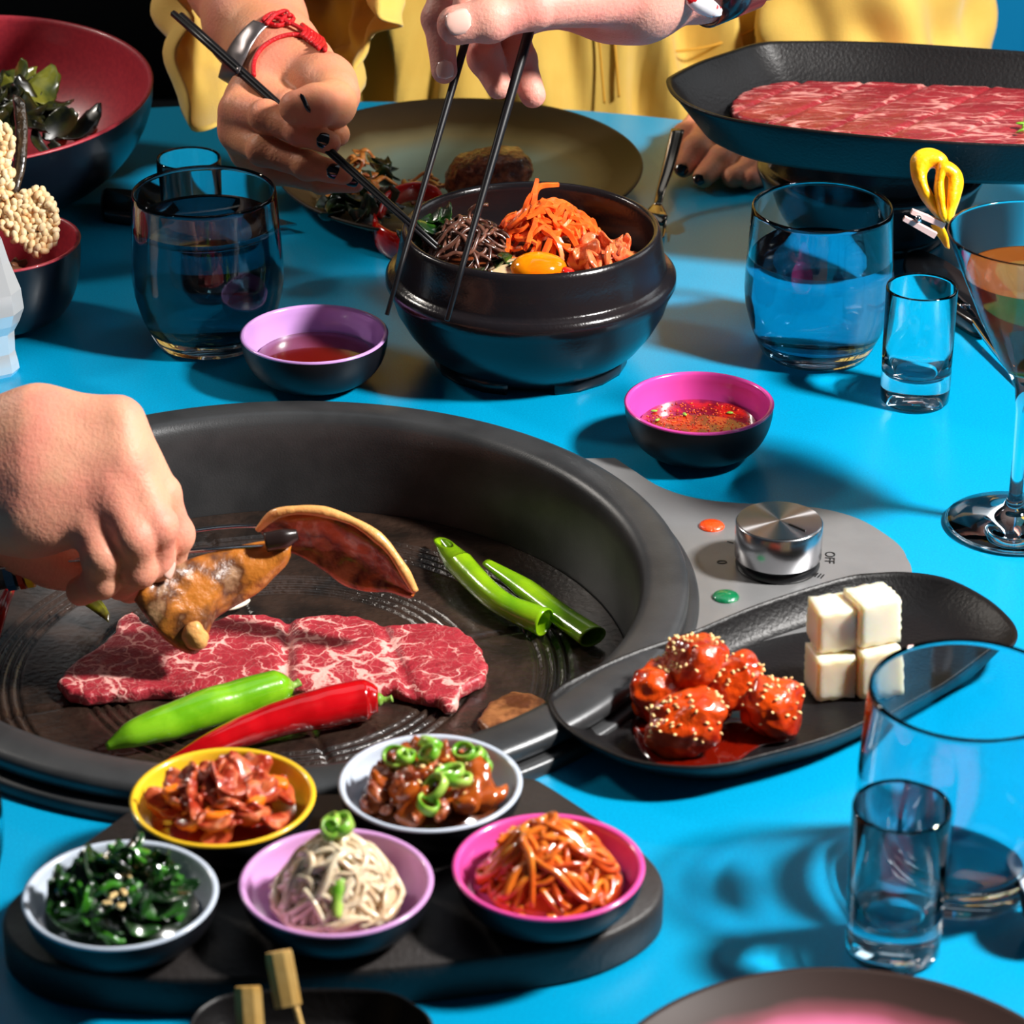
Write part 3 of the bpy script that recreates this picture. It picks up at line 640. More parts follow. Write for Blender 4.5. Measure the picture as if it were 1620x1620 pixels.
rp = tag(mk('red_pepper_piece', *ruled([at(25, 922, GZ+.022), at(12, 960, GZ+.02), at(-6, 1020, GZ+.008)], [at(12, 925, GZ+.024), at(-8, 960, GZ+.02), at(-20, 1010, GZ+.01)], .004, 24, 12, bulge=-.003), m_rp), 'bright red cooked pepper strip at the frame edge of the grill', 'pepper')
m_gar = M('garlic', rgb(235, 228, 205), .3, coat=.3, sss=.2, sssc=.004)
tag(mk('garlic_slice', *lump(at(375, 956, GZ+.006), (.0095, .0038, .0022), 3, .05, 2, 1, (0, 0, .75)), m_gar), 'white garlic slice lying behind the raw beef', 'garlic')
m_msh = M('browned_mushroom', rgb(150, 95, 55), .4, col2=rgb(85, 45, 22), cscale=80, coat=.3, bump=.4, bscale=200)
tag(mk('mushroom_slice', *slab([at(x, y, GZ+.004) for x, y in ((755, 1140), (775, 1112), (810, 1095), (840, 1100), (870, 1115), (880, 1150), (820, 1175), (770, 1165))], GZ, .006, .0018, .002, .0012), m_msh), 'browned mushroom slice half hidden by the near grill rim', 'mushroom')
# pork slices in the tongs
m_pork = M('grilled_pork', rgb(190, 95, 30), .34, col2=rgb(92, 34, 14), cscale=44, cpos=(.40, .56), col3=rgb(185, 115, 70), coat=.4, bump=.7, bscale=160, sss=.1, sssc=.004)
m_pork2 = M('pale_grilled_pork', rgb(190, 115, 40), .36, col2=rgb(92, 52, 28), cscale=46, cpos=(.40, .55), col3=rgb(175, 135, 100), coat=.4, bump=.7, bscale=160, sss=.1, sssc=.004)
zt = 1.735
m_fat = M('browned_fat_edge', rgb(232, 170, 100), .35, coat=.4, bump=.5, bscale=200, sss=.2, sssc=.004)
A = [pd(408, 838, zt+.012), pd(440, 812, zt), pd(500, 808, zt-.004), pd(560, 826, zt-.006), pd(606, 858, zt-.006), pd(636, 898, zt-.004), pd(657, 936, zt)]
B = [pd(440, 868, zt+.02), pd(478, 882, zt+.02), pd(515, 905, zt+.022), pd(545, 926, zt+.02), pd(580, 936, zt+.015), pd(615, 936, zt+.008), pd(654, 943, zt+.002)]
ps = thing('pork_slice', A[3]-Vector((0, 0, .02)), 'arched browned pork slice gripped by the steel tongs', 'pork')
mk('meat', *ruled(A, B, .0060, 44, 18, bulge=-.006, amp=.0016, freq=170, seed=5), m_pork, ps)
mk('fat_edge', *tube([Vector(a)+Vector((0, -.001, .0006)) for a in A], [.0018, .0034, .0026, .0034, .0024, .0036, .0026, .0032, .0022], 10, 60), m_fat, ps)
A = [pd(240, 912, zt-.03), pd(300, 885, zt-.014), pd(360, 868, zt-.006), pd(420, 856, zt), pd(462, 862, zt+.002)]
B = [pd(212, 950, zt-.034), pd(262, 1012, zt-.02), pd(310, 1034, zt-.016), pd(330, 985, zt-.004), pd(400, 940, zt+.004), pd(460, 880, zt+.006)]
ps2 = thing('pork_slice', Vector(B[2]), 'drooping brown pork slice hanging under the hand and tongs', 'pork')
mk('meat', *ruled(A, B, .0065, 40, 20, bulge=.006, amp=.002, freq=160, seed=8), m_pork2, ps2)
mk('fat_tip', *lump(pd(308, 1005, zt-.022), (.0075, .006, .0085), 3, .25, 3, 4), m_fat, ps2)
# ------------------------------------------------------------------ glazed chicken and radish cubes
m_chk = M('glazed_chicken', rgb(215, 72, 10), .20, col2=rgb(140, 20, 3), cscale=55, cpos=(.38, .64), coat=1.0, bump=.8, bscale=190, sss=.12, sssr=(1, .25, .1), sssc=.004, crough=.08)
m_ses = M('sesame_seed', rgb(240, 205, 140), .35, coat=.3)
def seeds_on(parent, V, n, seed, s=.0013, nz=.25):
    r = np.random.default_rng(seed); V = np.asarray(V); c = V.mean(0); D_ = V-c; D_ /= np.linalg.norm(D_, axis=1)[:, None]
    ok = np.where((D_[:, 2] > nz) | ((D_[:, 1] < -.2) & (D_[:, 2] > -.2)))[0]; ms = []
    w = wob(V[ok], 90, seed); ok = ok[np.argsort(-w+2.2*r.random(len(ok)))[:max(n*5, 10)]]
    for i in r.choice(ok, min(n, len(ok)), replace=False):
        ms.append(lump(V[i]+D_[i]*.0004, (s*1.2, s*.75, s*.5), 1, .05, 2, int(i), (r.random()*.8, r.random()*.8, r.random()*6)))
    return tag(mk('sesame_seeds', *join(*ms), m_ses, parent), kind='stuff')
CH = [((1080, 1145), (.0215, .0150, .0150), 'large sesame-topped glazed chicken piece nearest the platter rim', 0, .020),
      ((1045, 1090), (.0185, .0150, .0140), 'glazed chicken piece at the corner end of the platter', 1, .020),
      ((1100, 1050), (.0175, .0140, .0150), 'glazed chicken piece highest at the back of the heap', 2, .034),
      ((1155, 1085), (.0180, .0145, .0150), 'glazed chicken piece in the middle of the heap', 3, .026),
      ((1220, 1120), (.0165, .0145, .0170), 'glazed chicken piece nearest the radish cubes', 4, .019),
      ((1120, 1110), (.0130, .0130, .0120), 'small glazed chicken chunk tucked between the larger pieces', 5, .018)]
for (px, py), s, lb, k, z in CH:
    c = at(px, py, z); t = thing('glazed_chicken', (c[0], c[1], .006), lb, 'chicken')
    V, Fs = lump(c, [q*1.05 for q in s], 5, .25, 2.3, 20+k, (.2*k, .3*k-.4, k*1.1), box_=.25); V += ((V-np.array(c))*.05*wob(V, 520, 3+k)[:, None])
    V[:, 2] = np.maximum(V[:, 2], .0052); mk('meat', V, Fs, m_chk, t); seeds_on(t, V, [48, 26, 40, 28, 36, 8][k], k)
m_sau = M('glaze_pool', rgb(90, 10, 2), .08, coat=1)
tag(mk('glaze_puddle', *loft(smooth_outline([at(x, y, .006)[:2] for x, y in ((1000, 1150), (1040, 1210), (1140, 1215), (1200, 1180), (1255, 1165), (1240, 1120), (1130, 1090), (1030, 1100))], 60), [(1, .0049), (1, .0058), (.96, .0063)]), m_sau), 'thin dark red glaze puddle under the chicken pieces', 'sauce')
m_rad = M('pickled_radish', rgb(238, 224, 196), .3, coat=.4, sss=.8, sssr=(1, .65, .25), sssc=.012, bump=.12, bscale=120)
def rcube(c, s, rz, lb, seed):
    V, Fs = lump((0, 0, 0), (.5, .5, .5), 4, .012, 2.5, seed, box_=0.0)
    P = np.array(ico(4)[0]); m = np.abs(P).max(1)[:, None]; Q = P/m; Q = Q*.90+P*.10*1.2
    Q = np.clip(Q, -.97, .97)*(1+.03*wob(P, 3, seed)[:, None]); Q = Q*np.array(s)/2
    ca, sa = math.cos(rz), math.sin(rz); Q = np.c_[Q[:, 0]*ca-Q[:, 1]*sa, Q[:, 0]*sa+Q[:, 1]*ca, Q[:, 2]]
    tag(mk('radish_cube', Q+np.array(c), Fs, m_rad), lb, 'radish')
b0 = at(1312, 1062, .018); b1 = at(1372, 1066, .018); u0 = at(1316, 972, .044); u1 = at(1382, 975, .046)
rcube(at(1313, 1060, .0185), (.0225, .022, .026), .25, 'lower white radish cube nearest the chicken', 1)
rcube(at(1381, 1052, .0200), (.0240, .022, .029), .30, 'lower white radish cube farther from the chicken', 2)
rcube(at(1316, 985, .0445), (.0225, .022, .025), .22, 'upper white radish cube nearest the chicken', 3)
rcube(at(1379, 972, .0480), (.0250, .023, .027), .38, 'upper white radish cube farther from the chicken', 4)
# ------------------------------------------------------------------ heaps of loose food: every piece an object
def heap_z(x, y, c, R, z0, hgt): return z0+hgt*max(0, 1-((x-c[0])**2+(y-c[1])**2)/(R*R))
def strands(name, n, c, R, z0, hgt, L, r, mat, label, cat, group, seed, sides=4, flat=True, curl=1.2, sy=1.0, sxy=(1, 1), lay=.010, ymin=None):
    lim = R
    rr = random.Random(seed)
    for i in range(n):
        q = R*math.sqrt(rr.random())*.88; a = rr.random()*2*PI; x, y = c[0]+q*math.cos(a), c[1]+q*math.sin(a)*sy
        if ymin is not None and y < ymin: y = ymin+rr.random()*.004
        d = rr.random()*2*PI; cv = rr.uniform(-1, 1)*curl; ll = L*rr.uniform(.6, 1.25); k = 7; P = []; z_off = rr.random()*lay; ph = rr.random()*6
        xx, yy = x-math.cos(d)*ll/2, y-math.sin(d)*ll/2
        for j in range(k):
            ex, ey = xx-c[0], yy-c[1]; er = math.hypot(ex, ey)
            if er > R*1.04: xx, yy = c[0]+ex*R*1.04/er, c[1]+ey*R*1.04/er
            dd = d+cv*(j/(k-1)-.5)*2+.35*math.sin(j*1.7+ph)
            P.append((xx, yy, heap_z(xx, yy, c, R, z0, hgt)+z_off+.0016*math.sin(j*1.3+ph)))
            xx += math.cos(dd)*ll/(k-1); yy += math.sin(dd)*ll/(k-1)
        rad = r*rr.uniform(.75, 1.2)
        V, Fs = tube(P, [rad*.7, rad, rad, rad*.7], sides, 20, sxy=sxy, twist=rr.uniform(-1, 1), a0=PI/4)
        tag(mk(name, V, Fs, mat, smooth=not flat), label, cat, group)
_leafbase = []
def leaves(name, n, c, R, z0, hgt, s, mat, label, cat, group, seed, sy=1.0, thick=.10, tilt=.7, asp=.55):
    rr = random.Random(seed); bases = []
    for i in range(n):
        q = R*math.sqrt(rr.random())*.9; a = rr.random()*2*PI; x, y = c[0]+q*math.cos(a), c[1]+q*math.sin(a)*sy
        k = s*rr.uniform(.65, 1.2); z = heap_z(x, y, c, R, z0, hgt)+rr.random()*k*.5
        if len(bases) < 6:
            V, Fs = lump((0, 0, 0), (s, s*asp, s*thick), 3, .34, 3.2, seed*7+i, bend=.35)
            o = mk(name, V, Fs, mat, loc=(0, 0, 0)); bases.append(o)
        else:
            o = bases[i % 6].copy(); COL.objects.link(o)
        o.location = (x, y, z); o.rotation_euler = (rr.uniform(-tilt, tilt), rr.uniform(-tilt, tilt), rr.random()*6.28); o.scale = (k/s,)*3
        tag(o, label, cat, group)
def seeds(name, n, c, R, z0, hgt, s, mat, label, cat, group, seed, pts=None):
    rr = random.Random(seed); base = None
    for i in range(n):
        q = R*math.sqrt(rr.random())*.8; a = rr.random()*2*PI; x, y = c[0]+q*math.cos(a), c[1]+q*math.sin(a)
        if pts: x, y = pts[i % len(pts)][0]+rr.gauss(0, s*1.6), pts[i % len(pts)][1]+rr.gauss(0, s*1.6)
        if base is None:
            V, Fs = lump((0, 0, 0), (s*1.3, s*.8, s*.55), 2, .05, 2, seed); base = o = mk(name, V, Fs, mat, loc=(0, 0, 0))
        else: o = base.copy(); COL.objects.link(o)
        o.location = (x, y, heap_z(x, y, c, R, z0, hgt)); o.rotation_euler = (rr.random()*.8, rr.random()*.8, rr.random()*6); tag(o, label, cat, group)
def rings(name, items, r, th, h, mat, label, cat, group, seed, pdish=None):
    rr = random.Random(seed)
    for i, p in enumerate(items):
        k = rr.uniform(.75, 1.15); V, Fs = lathe([(r*k, 0), (r*k, h), (r*k-th, h), (r*k-th, 0)], (0, 0, 0), 20, closed=True, mod=lambda a, z: 1+.12*math.sin(2*a+i))
        o = mk(name, V, Fs, mat, loc=(0, 0, 0)); o.location = p; o.rotation_euler = (rr.uniform(-.7, .7), rr.uniform(-.7, .7), rr.random()*6); tag(o, label, cat, group)
# ---- bibimbap in the first stone bowl
m_rice = M('sauced_rice', rgb(150, 70, 30), .5, col2=rgb(90, 30, 15), cscale=120, bump=.6, bscale=500)
cx, cy = SBC[0], SBC[1]
V, Fs = lathe([(0, .066)]+[(.078*t, .066-.006*t*t) for t in np.linspace(.1, 1, 10)]+[(.078, .05), (0, .05)], (cx, cy, 0), 64)
tag(mk('seasoned_rice', V, Fs, m_rice), 'seasoned rice bed under the vegetables in the bibimbap bowl', 'rice', kind='stuff')
m_car = M('carrot', rgb(245, 85, 25), .3, col2=rgb(250, 120, 45), cscale=60, coat=.4, sss=.2, sssr=(1, .4, .1), sssc=.003)
strands('carrot_strip', 110, at(868, 372, .078), .036, .066, .022, .036, .0021, m_car, 'thin orange carrot strip heaped in the bibimbap bowl', 'carrot', 'carrot strips in the bibimbap bowl', 4, curl=1.3, sy=.8, lay=.012)
for k, pp in enumerate([[(822, 345, .098), (835, 330, .104), (845, 305, .112), (850, 284, .118)], [(838, 336, .102), (845, 320, .108), (852, 296, .114), (884, 292, .114)], [(828, 340, .1), (836, 318, .108), (848, 300, .113)], [(832, 345, .098), (862, 330, .1), (880, 332, .1)]]):
    V, Fs = tube([at(*q) for q in pp], [.0015, .0022, .0022, .0016], 4, 24, a0=PI/4)
    tag(mk('carrot_strip', V, Fs, m_car, smooth=False), 'carrot strip standing up above the bibimbap bowl rim', 'carrot', 'carrot strips sticking up at the bowl rim')
m_fern = M('dark_fern_shoots', rgb(62, 34, 26), .3, col2=rgb(110, 70, 55), cscale=90, coat=.5)
strands('fern_shoot', 85, at(738, 385, .078), .030, .064, .018, .034, .0014, m_fern, 'dark brown fern shoot tangled at the side of the bibimbap bowl', 'vegetable', 'dark fern shoots in the bibimbap bowl', 9, sides=6, flat=False, curl=2.2, lay=.014)
V, Fs = tube([at(752, 372, .083), at(742, 340, .094), at(752, 326, .1), at(772, 324, .1)], [.0010, .0014, .0012], 6, 20)
tag(mk('fern_shoot', V, Fs, m_fern), 'single reddish shoot curling up behind the dark fern shoots', 'vegetable')
m_grn = M('wilted_greens', rgb(14, 44, 10), .28, col2=rgb(50, 100, 22), cscale=70, cpos=(.45, .75), coat=.7)
leaves('spinach_leaf', 20, at(690, 368, .078), .022, .064, .016, .011, m_grn, 'glossy wilted spinach leaf at the chopstick tips in the bibimbap bowl', 'spinach', 'spinach in the bibimbap bowl', 5)
leaves('spinach_leaf', 5, at(795, 408, .078), .008, .070, .006, .008, m_grn, 'small spinach leaf beside the egg in the bibimbap bowl', 'spinach', 'spinach beside the egg', 6)
leaves('spinach_leaf', 5, at(745, 438, .074), .010, .066, .006, .009, m_grn, 'spinach leaf at the front inside edge of the bibimbap bowl', 'spinach', 'spinach at the front of the bibimbap bowl', 7)
m_eggw = M('egg_white', rgb(240, 205, 160), .15, coat=1, sss=.5, sssc=.005); m_yolk = M('egg_yolk', rgb(250, 165, 0), .10, col2=rgb(250, 120, 5), cscale=30, coat=1, sss=.4, sssr=(1, .5, .05), sssc=.006)
eg = thing('raw_egg', at(838, 430, .068), 'raw egg with glossy yellow yolk in the bibimbap bowl', 'egg')
mk('egg_white', *lump(at(832, 428, .0695), (.0245, .017, .0065), 4, .10, 2.4, 3), m_eggw, eg)
mk('yolk', *lump(at(852, 425, .0745), (.0185, .0150, .0105), 4, .02, 2, 3), m_yolk, eg)
m_kim = M('napa_kimchi', rgb(225, 120, 70), .28, col2=rgb(205, 60, 25), cscale=70, cpos=(.45, .65), col3=rgb(240, 190, 140), coat=.7, sss=.2, sssc=.003, bump=.4, bscale=200)
leaves('kimchi_piece', 20, at(960, 405, .078), .023, .066, .014, .0135, m_kim, 'crumpled pale orange kimchi piece in the bibimbap bowl', 'kimchi', 'kimchi in the bibimbap bowl', 12, sy=.9, thick=.22, asp=.6, tilt=1.0)
m_rpe = M('red_dice', rgb(225, 25, 15), .2, coat=.7)
tag(mk('red_pepper_dice', *lump(at(898, 432, .078), (.005, .0045, .0035), 3, .08, 2, 3, (.2, .3, .4), .6), m_rpe), 'small red pepper dice beside the egg yolk', 'pepper')
# ---- stew in the second bowl
V, Fs = lathe([(0, .073)]+[(.067*t, .073-.002*t) for t in np.linspace(.1, 1, 6)]+[(.067, .05), (0, .05)], (SB2[0], SB2[1], 0), 48)
m_stew = M('red_stew', rgb(110, 25, 8), .12, coat=.8, bump=.3, bscale=80)
tag(mk('stew_broth', V, Fs, m_stew), 'red broth in the stone bowl under the raised platter', 'stew')
m_tofu = M('stewed_tofu', rgb(215, 150, 100), .35, coat=.3, sss=.3, sssc=.004)
leaves('tofu_piece', 12, (SB2[0], SB2[1]-.035), .032, .072, .006, .011, m_tofu, 'pale tofu chunk in the stew bowl under the raised platter', 'tofu', 'tofu chunks in the stew', 14, thick=.45, asp=.8, tilt=.3)
leaves('spring_onion_piece', 8, (SB2[0]+.01, SB2[1]-.045), .025, .078, .004, .006, m_spr, 'green onion bit floating in the stew bowl', 'spring onion', 'onion bits in the stew', 15)
# ---- dinner plate food
m_pat = M('seared_meat', rgb(135, 74, 48), .40, col2=rgb(76, 34, 22), cscale=160, cpos=(.4, .6), coat=.4, spec=.3, bump=1.0, bscale=330)
c = at(772, 275, .028)
V, Fs = lump((0, 0, 0), (1, 1, 1), 5, .06, 2.2, 41); V = np.array(V); m = np.abs(V).max(1)[:, None]; V = V*.72+V/m*.22+V*.10*wob(V, 4.5, 17)[:, None]
V = V*np.array((.0355, .027, .0205)); V[:, 2] -= .010*(np.clip(-V[:, 0]/.035, -1, 1)*.5); V += (V/.03)*(.0011*wob(V, 620, 3)+.0007*wob(V, 1300, 4))[:, None]
V += np.array((c[0], c[1], .0275)); V[:, 2] = np.maximum(V[:, 2], .0075)
tag(mk('meat_patty', V, Fs, m_pat), 'thick seared brown meat patty on the sage green dinner plate', 'meat')
m_oni = M('caramelised_onion', rgb(205, 135, 60), .3, col2=rgb(150, 75, 30), cscale=80, coat=.6, sss=.3, sssc=.003)
m_dg = M('dark_leafy_greens', rgb(7, 20, 6), .3, col2=rgb(22, 46, 12), cscale=70, coat=.5)
g0 = at(575, 335, .01)
leaves('leafy_green', 30, (g0[0]-.004, g0[1]-.006), .032, .010, .012, .0125, m_dg, 'dark leafy green in the heap on the dinner plate', 'greens', 'leafy greens on the dinner plate', 16, tilt=1.0)
leaves('leafy_green', 7, at(600, 290, .015), .010, .016, .010, .012, m_dg, 'dark green leaf at the top of the heap beneath the chopsticks', 'greens', 'leafy greens at the heap top', 17, tilt=1.0)
strands('onion_strip', 26, at(580, 318, .01), .034, .009, .013, .03, .0020, m_oni, 'soft golden onion strip among the greens on the dinner plate', 'onion', 'onion strips on the dinner plate', 18, sides=6, flat=False, sxy=(1.4, .6))
strands('onion_strip', 10, at(568, 268, .012), .013, .009, .010, .022, .0019, m_oni, 'golden onion strip lying beyond the dark greens', 'onion', 'onion strips behind the greens', 19, sides=6, flat=False, sxy=(1.4, .6))
strands('onion_strip', 8, at(680, 300, .012), .016, .008, .005, .026, .0019, m_oni, 'golden onion strip between the red pepper and the patty', 'onion', 'onion strips near the patty', 20, sides=6, flat=False, sxy=(1.4, .6))
m_rpp = M('red_bell_pepper', rgb(215, 18, 10), .14, coat=1, col2=rgb(170, 8, 6), cscale=40)
def band(pts, r, lb):
    V, Fs = tube(pts, r, 14, 50, sxy=(.45, 1.25)); tag(mk('bell_pepper_strip', V, Fs, m_rpp), lb, 'pepper')
band([at(600, 345, .016), at(615, 318, .022), at(650, 303, .024), at(685, 308, .022), at(706, 328, .016)], [.004, .0062, .0062, .006, .0035], 'curved red bell pepper strip arching behind the chopsticks')
band([at(592, 345, .014), at(600, 375, .012), at(630, 392, .010), at(660, 392, .010)], [.004, .0085, .009, .006], 'wide red bell pepper strip at the near edge of the dinner plate')
# ---- side dishes
def bed(q, R, z0, h, mat, lb, cat):
    V, Fs = lathe([(0, z0+h)]+[(R*t, z0+h*(1-t*t)) for t in np.linspace(.08, 1, 12)]+[(0, z0-.001)], (*q[:2], 0), 40); V = np.array(V); V[:, 2] += .0012*wob(V, 700, 3)*(V[:, 2] > z0)
    tag(mk('packed_heap', V, Fs, mat), lb, cat, kind='stuff')
def dish_base(q, z, R, mat, lb):
    V, Fs = lathe([(0, z+.001), (R, z), (R, z-.003), (0, z-.004)], (*q, 0), 40); tag(mk('dish_juice', V, Fs, mat), lb, 'sauce')
Y_, G_, S_, L_, K_ = [d[1] for d in dishes]
m_k1 = M('red_kimchi', rgb(160, 48, 26), .28, col2=rgb(205, 105, 62), cscale=110, cpos=(.40, .62), col3=rgb(232, 175, 130), coat=.6, sss=.2, sssc=.003, bump=.5, bscale=220)
dish_base(Y_, .036, .035, M('kimchi_juice', rgb(140, 30, 8), .1, coat=1), 'red kimchi juice in the yellow dish')
leaves('kimchi_piece', 80, (Y_[0]+.001, Y_[1]-.001), .033, .035, .020, .0085, m_k1, 'red cabbage kimchi piece in the yellow dish', 'kimchi', 'kimchi in the yellow dish', 21, thick=.28, asp=.62, tilt=.9)
m_k2 = M('orange_radish_dice', rgb(240, 120, 25), .25, coat=.8, sss=.2, sssc=.003)
for i, (dx, dy, rz) in enumerate(((.006, -.014, .3), (.024, .006, .2), (-.022, -.004, .8), (.0, -.024, .1), (.017, -.013, 1.2))):
    V, Fs = lump((Y_[0]+dx, Y_[1]+dy, heap_z(Y_[0]+dx, Y_[1]+dy, Y_, .034, .041, .016)), (.0085, .0045, .0035), 3, .06, 2, i, (.2, .2, rz), .6)
    tag(mk('orange_vegetable_stick', V, Fs, m_k2), 'orange vegetable stick mixed into the kimchi in the yellow dish', 'vegetable', 'orange sticks in the yellow dish')
m_br = M('braised_potato', rgb(170, 80, 20), .2, col2=rgb(120, 42, 12), cscale=60, coat=.9, bump=.3, bscale=200)
m_br2 = M('spicy_mince', rgb(125, 48, 18), .25, col2=rgb(180, 95, 50), cscale=140, coat=.9, bump=.8, bscale=300)
dish_base(G_, .036, .034, M('braise_juice', rgb(80, 36, 12), .12, coat=1), 'brown juice in the right grey dish')
leaves('braised_dice', 26, G_, .030, .036, .016, .0095, m_br, 'amber braised vegetable chunk in the dish with spring onion rings', 'vegetable', 'braised chunks in the right grey dish', 23, thick=.6, asp=.75, tilt=.7)
leaves('braised_mince', 34, (G_[0]-.006, G_[1]-.004), .029, .036, .017, .0062, m_br2, 'brown seasoned mince crumb in the dish with spring onion rings', 'mince', 'mince in the right grey dish', 24, thick=.6, asp=.8, tilt=.9)
def on_dish(q, items, z0=.039, h=.019): return [(q[0]+x, q[1]+y, heap_z(q[0]+x, q[1]+y, q, .032, z0, h)+.003) for x, y in items]
rings('spring_onion_ring', on_dish(G_, [(-.012, -.002), (-.001, .006), (.001, -.002), (.013, -.015), (.021, .010), (.023, .016), (.026, .006), (-.016, .003), (.017, .012), (.004, -.020), (.010, -.013), (-.001, -.027)]), .0062, .0013, .0045, m_spr, 'bright green spring onion ring on the braised chunks', 'spring onion', 'onion rings on the braised dish', 3)
seeds('sesame_seed', 26, G_, .030, .042, .019, .0012, m_ses, 'sesame seed scattered on the braised chunks', 'sesame', 'sesame on the braised dish', 5)
m_sp = M('sesame_spinach', rgb(10, 40, 8), .24, col2=rgb(42, 105, 22), cscale=60, cpos=(.42, .72), coat=.9)
dish_base(S_, .036, .035, M('spinach_juice', rgb(10, 26, 6), .15, coat=1), 'dark green juice in the left grey dish')
leaves('spinach_leaf', 62, S_, .031, .034, .019, .0125, m_sp, 'dark green seasoned spinach leaf in the left grey dish', 'spinach', 'spinach in the left grey dish', 25, tilt=1.0, asp=.45)
strands('spinach_strand', 22, S_, .029, .037, .019, .026, .0017, M('spinach_stalk', rgb(55, 125, 25), .25, coat=.8), 'bright green spinach stem in the left grey dish', 'spinach', 'spinach stems in the left grey dish', 26, sides=6, flat=False, curl=1.6)
seeds('sesame_seed', 32, S_, .030, .058, .0, .0013, m_ses, 'sesame seed on the seasoned spinach', 'sesame', 'sesame on the spinach', 6, pts=[(S_[0]+.004, S_[1]+.008), (S_[0]+.012, S_[1]+.005), (S_[0]-.004, S_[1]+.010), (S_[0]+.003, S_[1]-.004), (S_[0]+.002, S_[1]-.018), (S_[0]+.001, S_[1]-.027)])
m_spt = M('bean_sprout', rgb(228, 208, 178), .3, col2=rgb(205, 175, 140), cscale=50, coat=.7, sss=.4, sssr=(1, .7, .4), sssc=.004)
bed(L_, .030, .034, .029, m_spt, 'dense tangle of bean sprouts filling the lavender dish', 'bean sprout')
strands('bean_sprout', 95, (L_[0], L_[1]), .029, .034, .027, .040, .0019, m_spt, 'pale bean sprout in the lavender dish', 'bean sprout', 'bean sprouts in the lavender dish', 27, sides=6, flat=False, curl=1.4, sy=.95, lay=.007)
rings('spring_onion_ring', on_dish(L_, [(.0, .006), (-.003, .002), (.004, .004)], .050, .018), .0058, .0012, .006, m_spr, 'green onion ring on top of the bean sprouts', 'spring onion', 'onion rings on the bean sprouts', 4)
tag(mk('spring_onion_strip', *ruled([(L_[0]-.003, L_[1]-.006, .062), (L_[0]-.002, L_[1]-.016, .056), (L_[0]-.001, L_[1]-.028, .044)], [(L_[0]+.005, L_[1]-.006, .062), (L_[0]+.006, L_[1]-.016, .056), (L_[0]+.004, L_[1]-.028, .044)], .0014, 18, 8, bulge=.002), m_spr), 'green onion strip running down the bean sprouts', 'spring onion')
m_or2 = M('orange_radish_shred', rgb(235, 130, 40), .2, col2=rgb(200, 75, 20), cscale=50, coat=.9, sss=.3, sssr=(1, .5, .15), sssc=.004)
dish_base(K_, .036, .035, M('radish_juice', rgb(120, 30, 10), .1, coat=1), 'dark orange juice in the pink dish')
bed(K_, .031, .035, .022, m_or2, 'dense tangle of orange radish filling the pink dish', 'radish')
strands('radish_shred', 90, K_, .031, .035, .022, .044, .0019, m_or2, 'orange seasoned radish shred in the pink dish', 'radish', 'radish shreds in the pink dish', 28, sides=5, flat=False, curl=1.5)
# ---- greens in the big rose bowl
m_gd = M('seaweed_salad', rgb(10, 14, 8), .3, col2=rgb(40, 42, 14), cscale=60, coat=.5)
gb = (-.372, .520)
leaves('dressed_leaf', 90, (-.392, .512), .078, .040, .034, .019, m_gd, 'dark dressed leaf in the large rose-lined bowl', 'salad', 'dark leaves in the rose-lined bowl', 30, tilt=1.1)
leaves('dressed_leaf', 9, at(30, 125, .085), .022, .062, .02, .017, M('olive_leaf', rgb(110, 110, 35), .3, col2=rgb(50, 60, 18), cscale=50, coat=.4), 'olive green leaf on top of the salad in the rose-lined bowl', 'salad', 'olive leaves topping the salad', 31, tilt=.9)
m_cr2 = M('roast_vegetable', rgb(190, 95, 45), .3, coat=.4)
for i, (px, py, rz) in enumerate(((102, 206, -.6), (92, 222, .4), (42, 180, 1.5), (140, 205, .2), (118, 215, -.9))):
    V, Fs = tube([Vector(at(px-9, py-4, .052)), Vector(at(px+12, py+6, .047))], [.0035, .0042], 8, 6)
    tag(mk('carrot_baton', V, Fs, m_cr2), 'small orange carrot baton among the dark leaves in the rose-lined bowl', 'carrot', 'carrot batons in the rose-lined bowl')
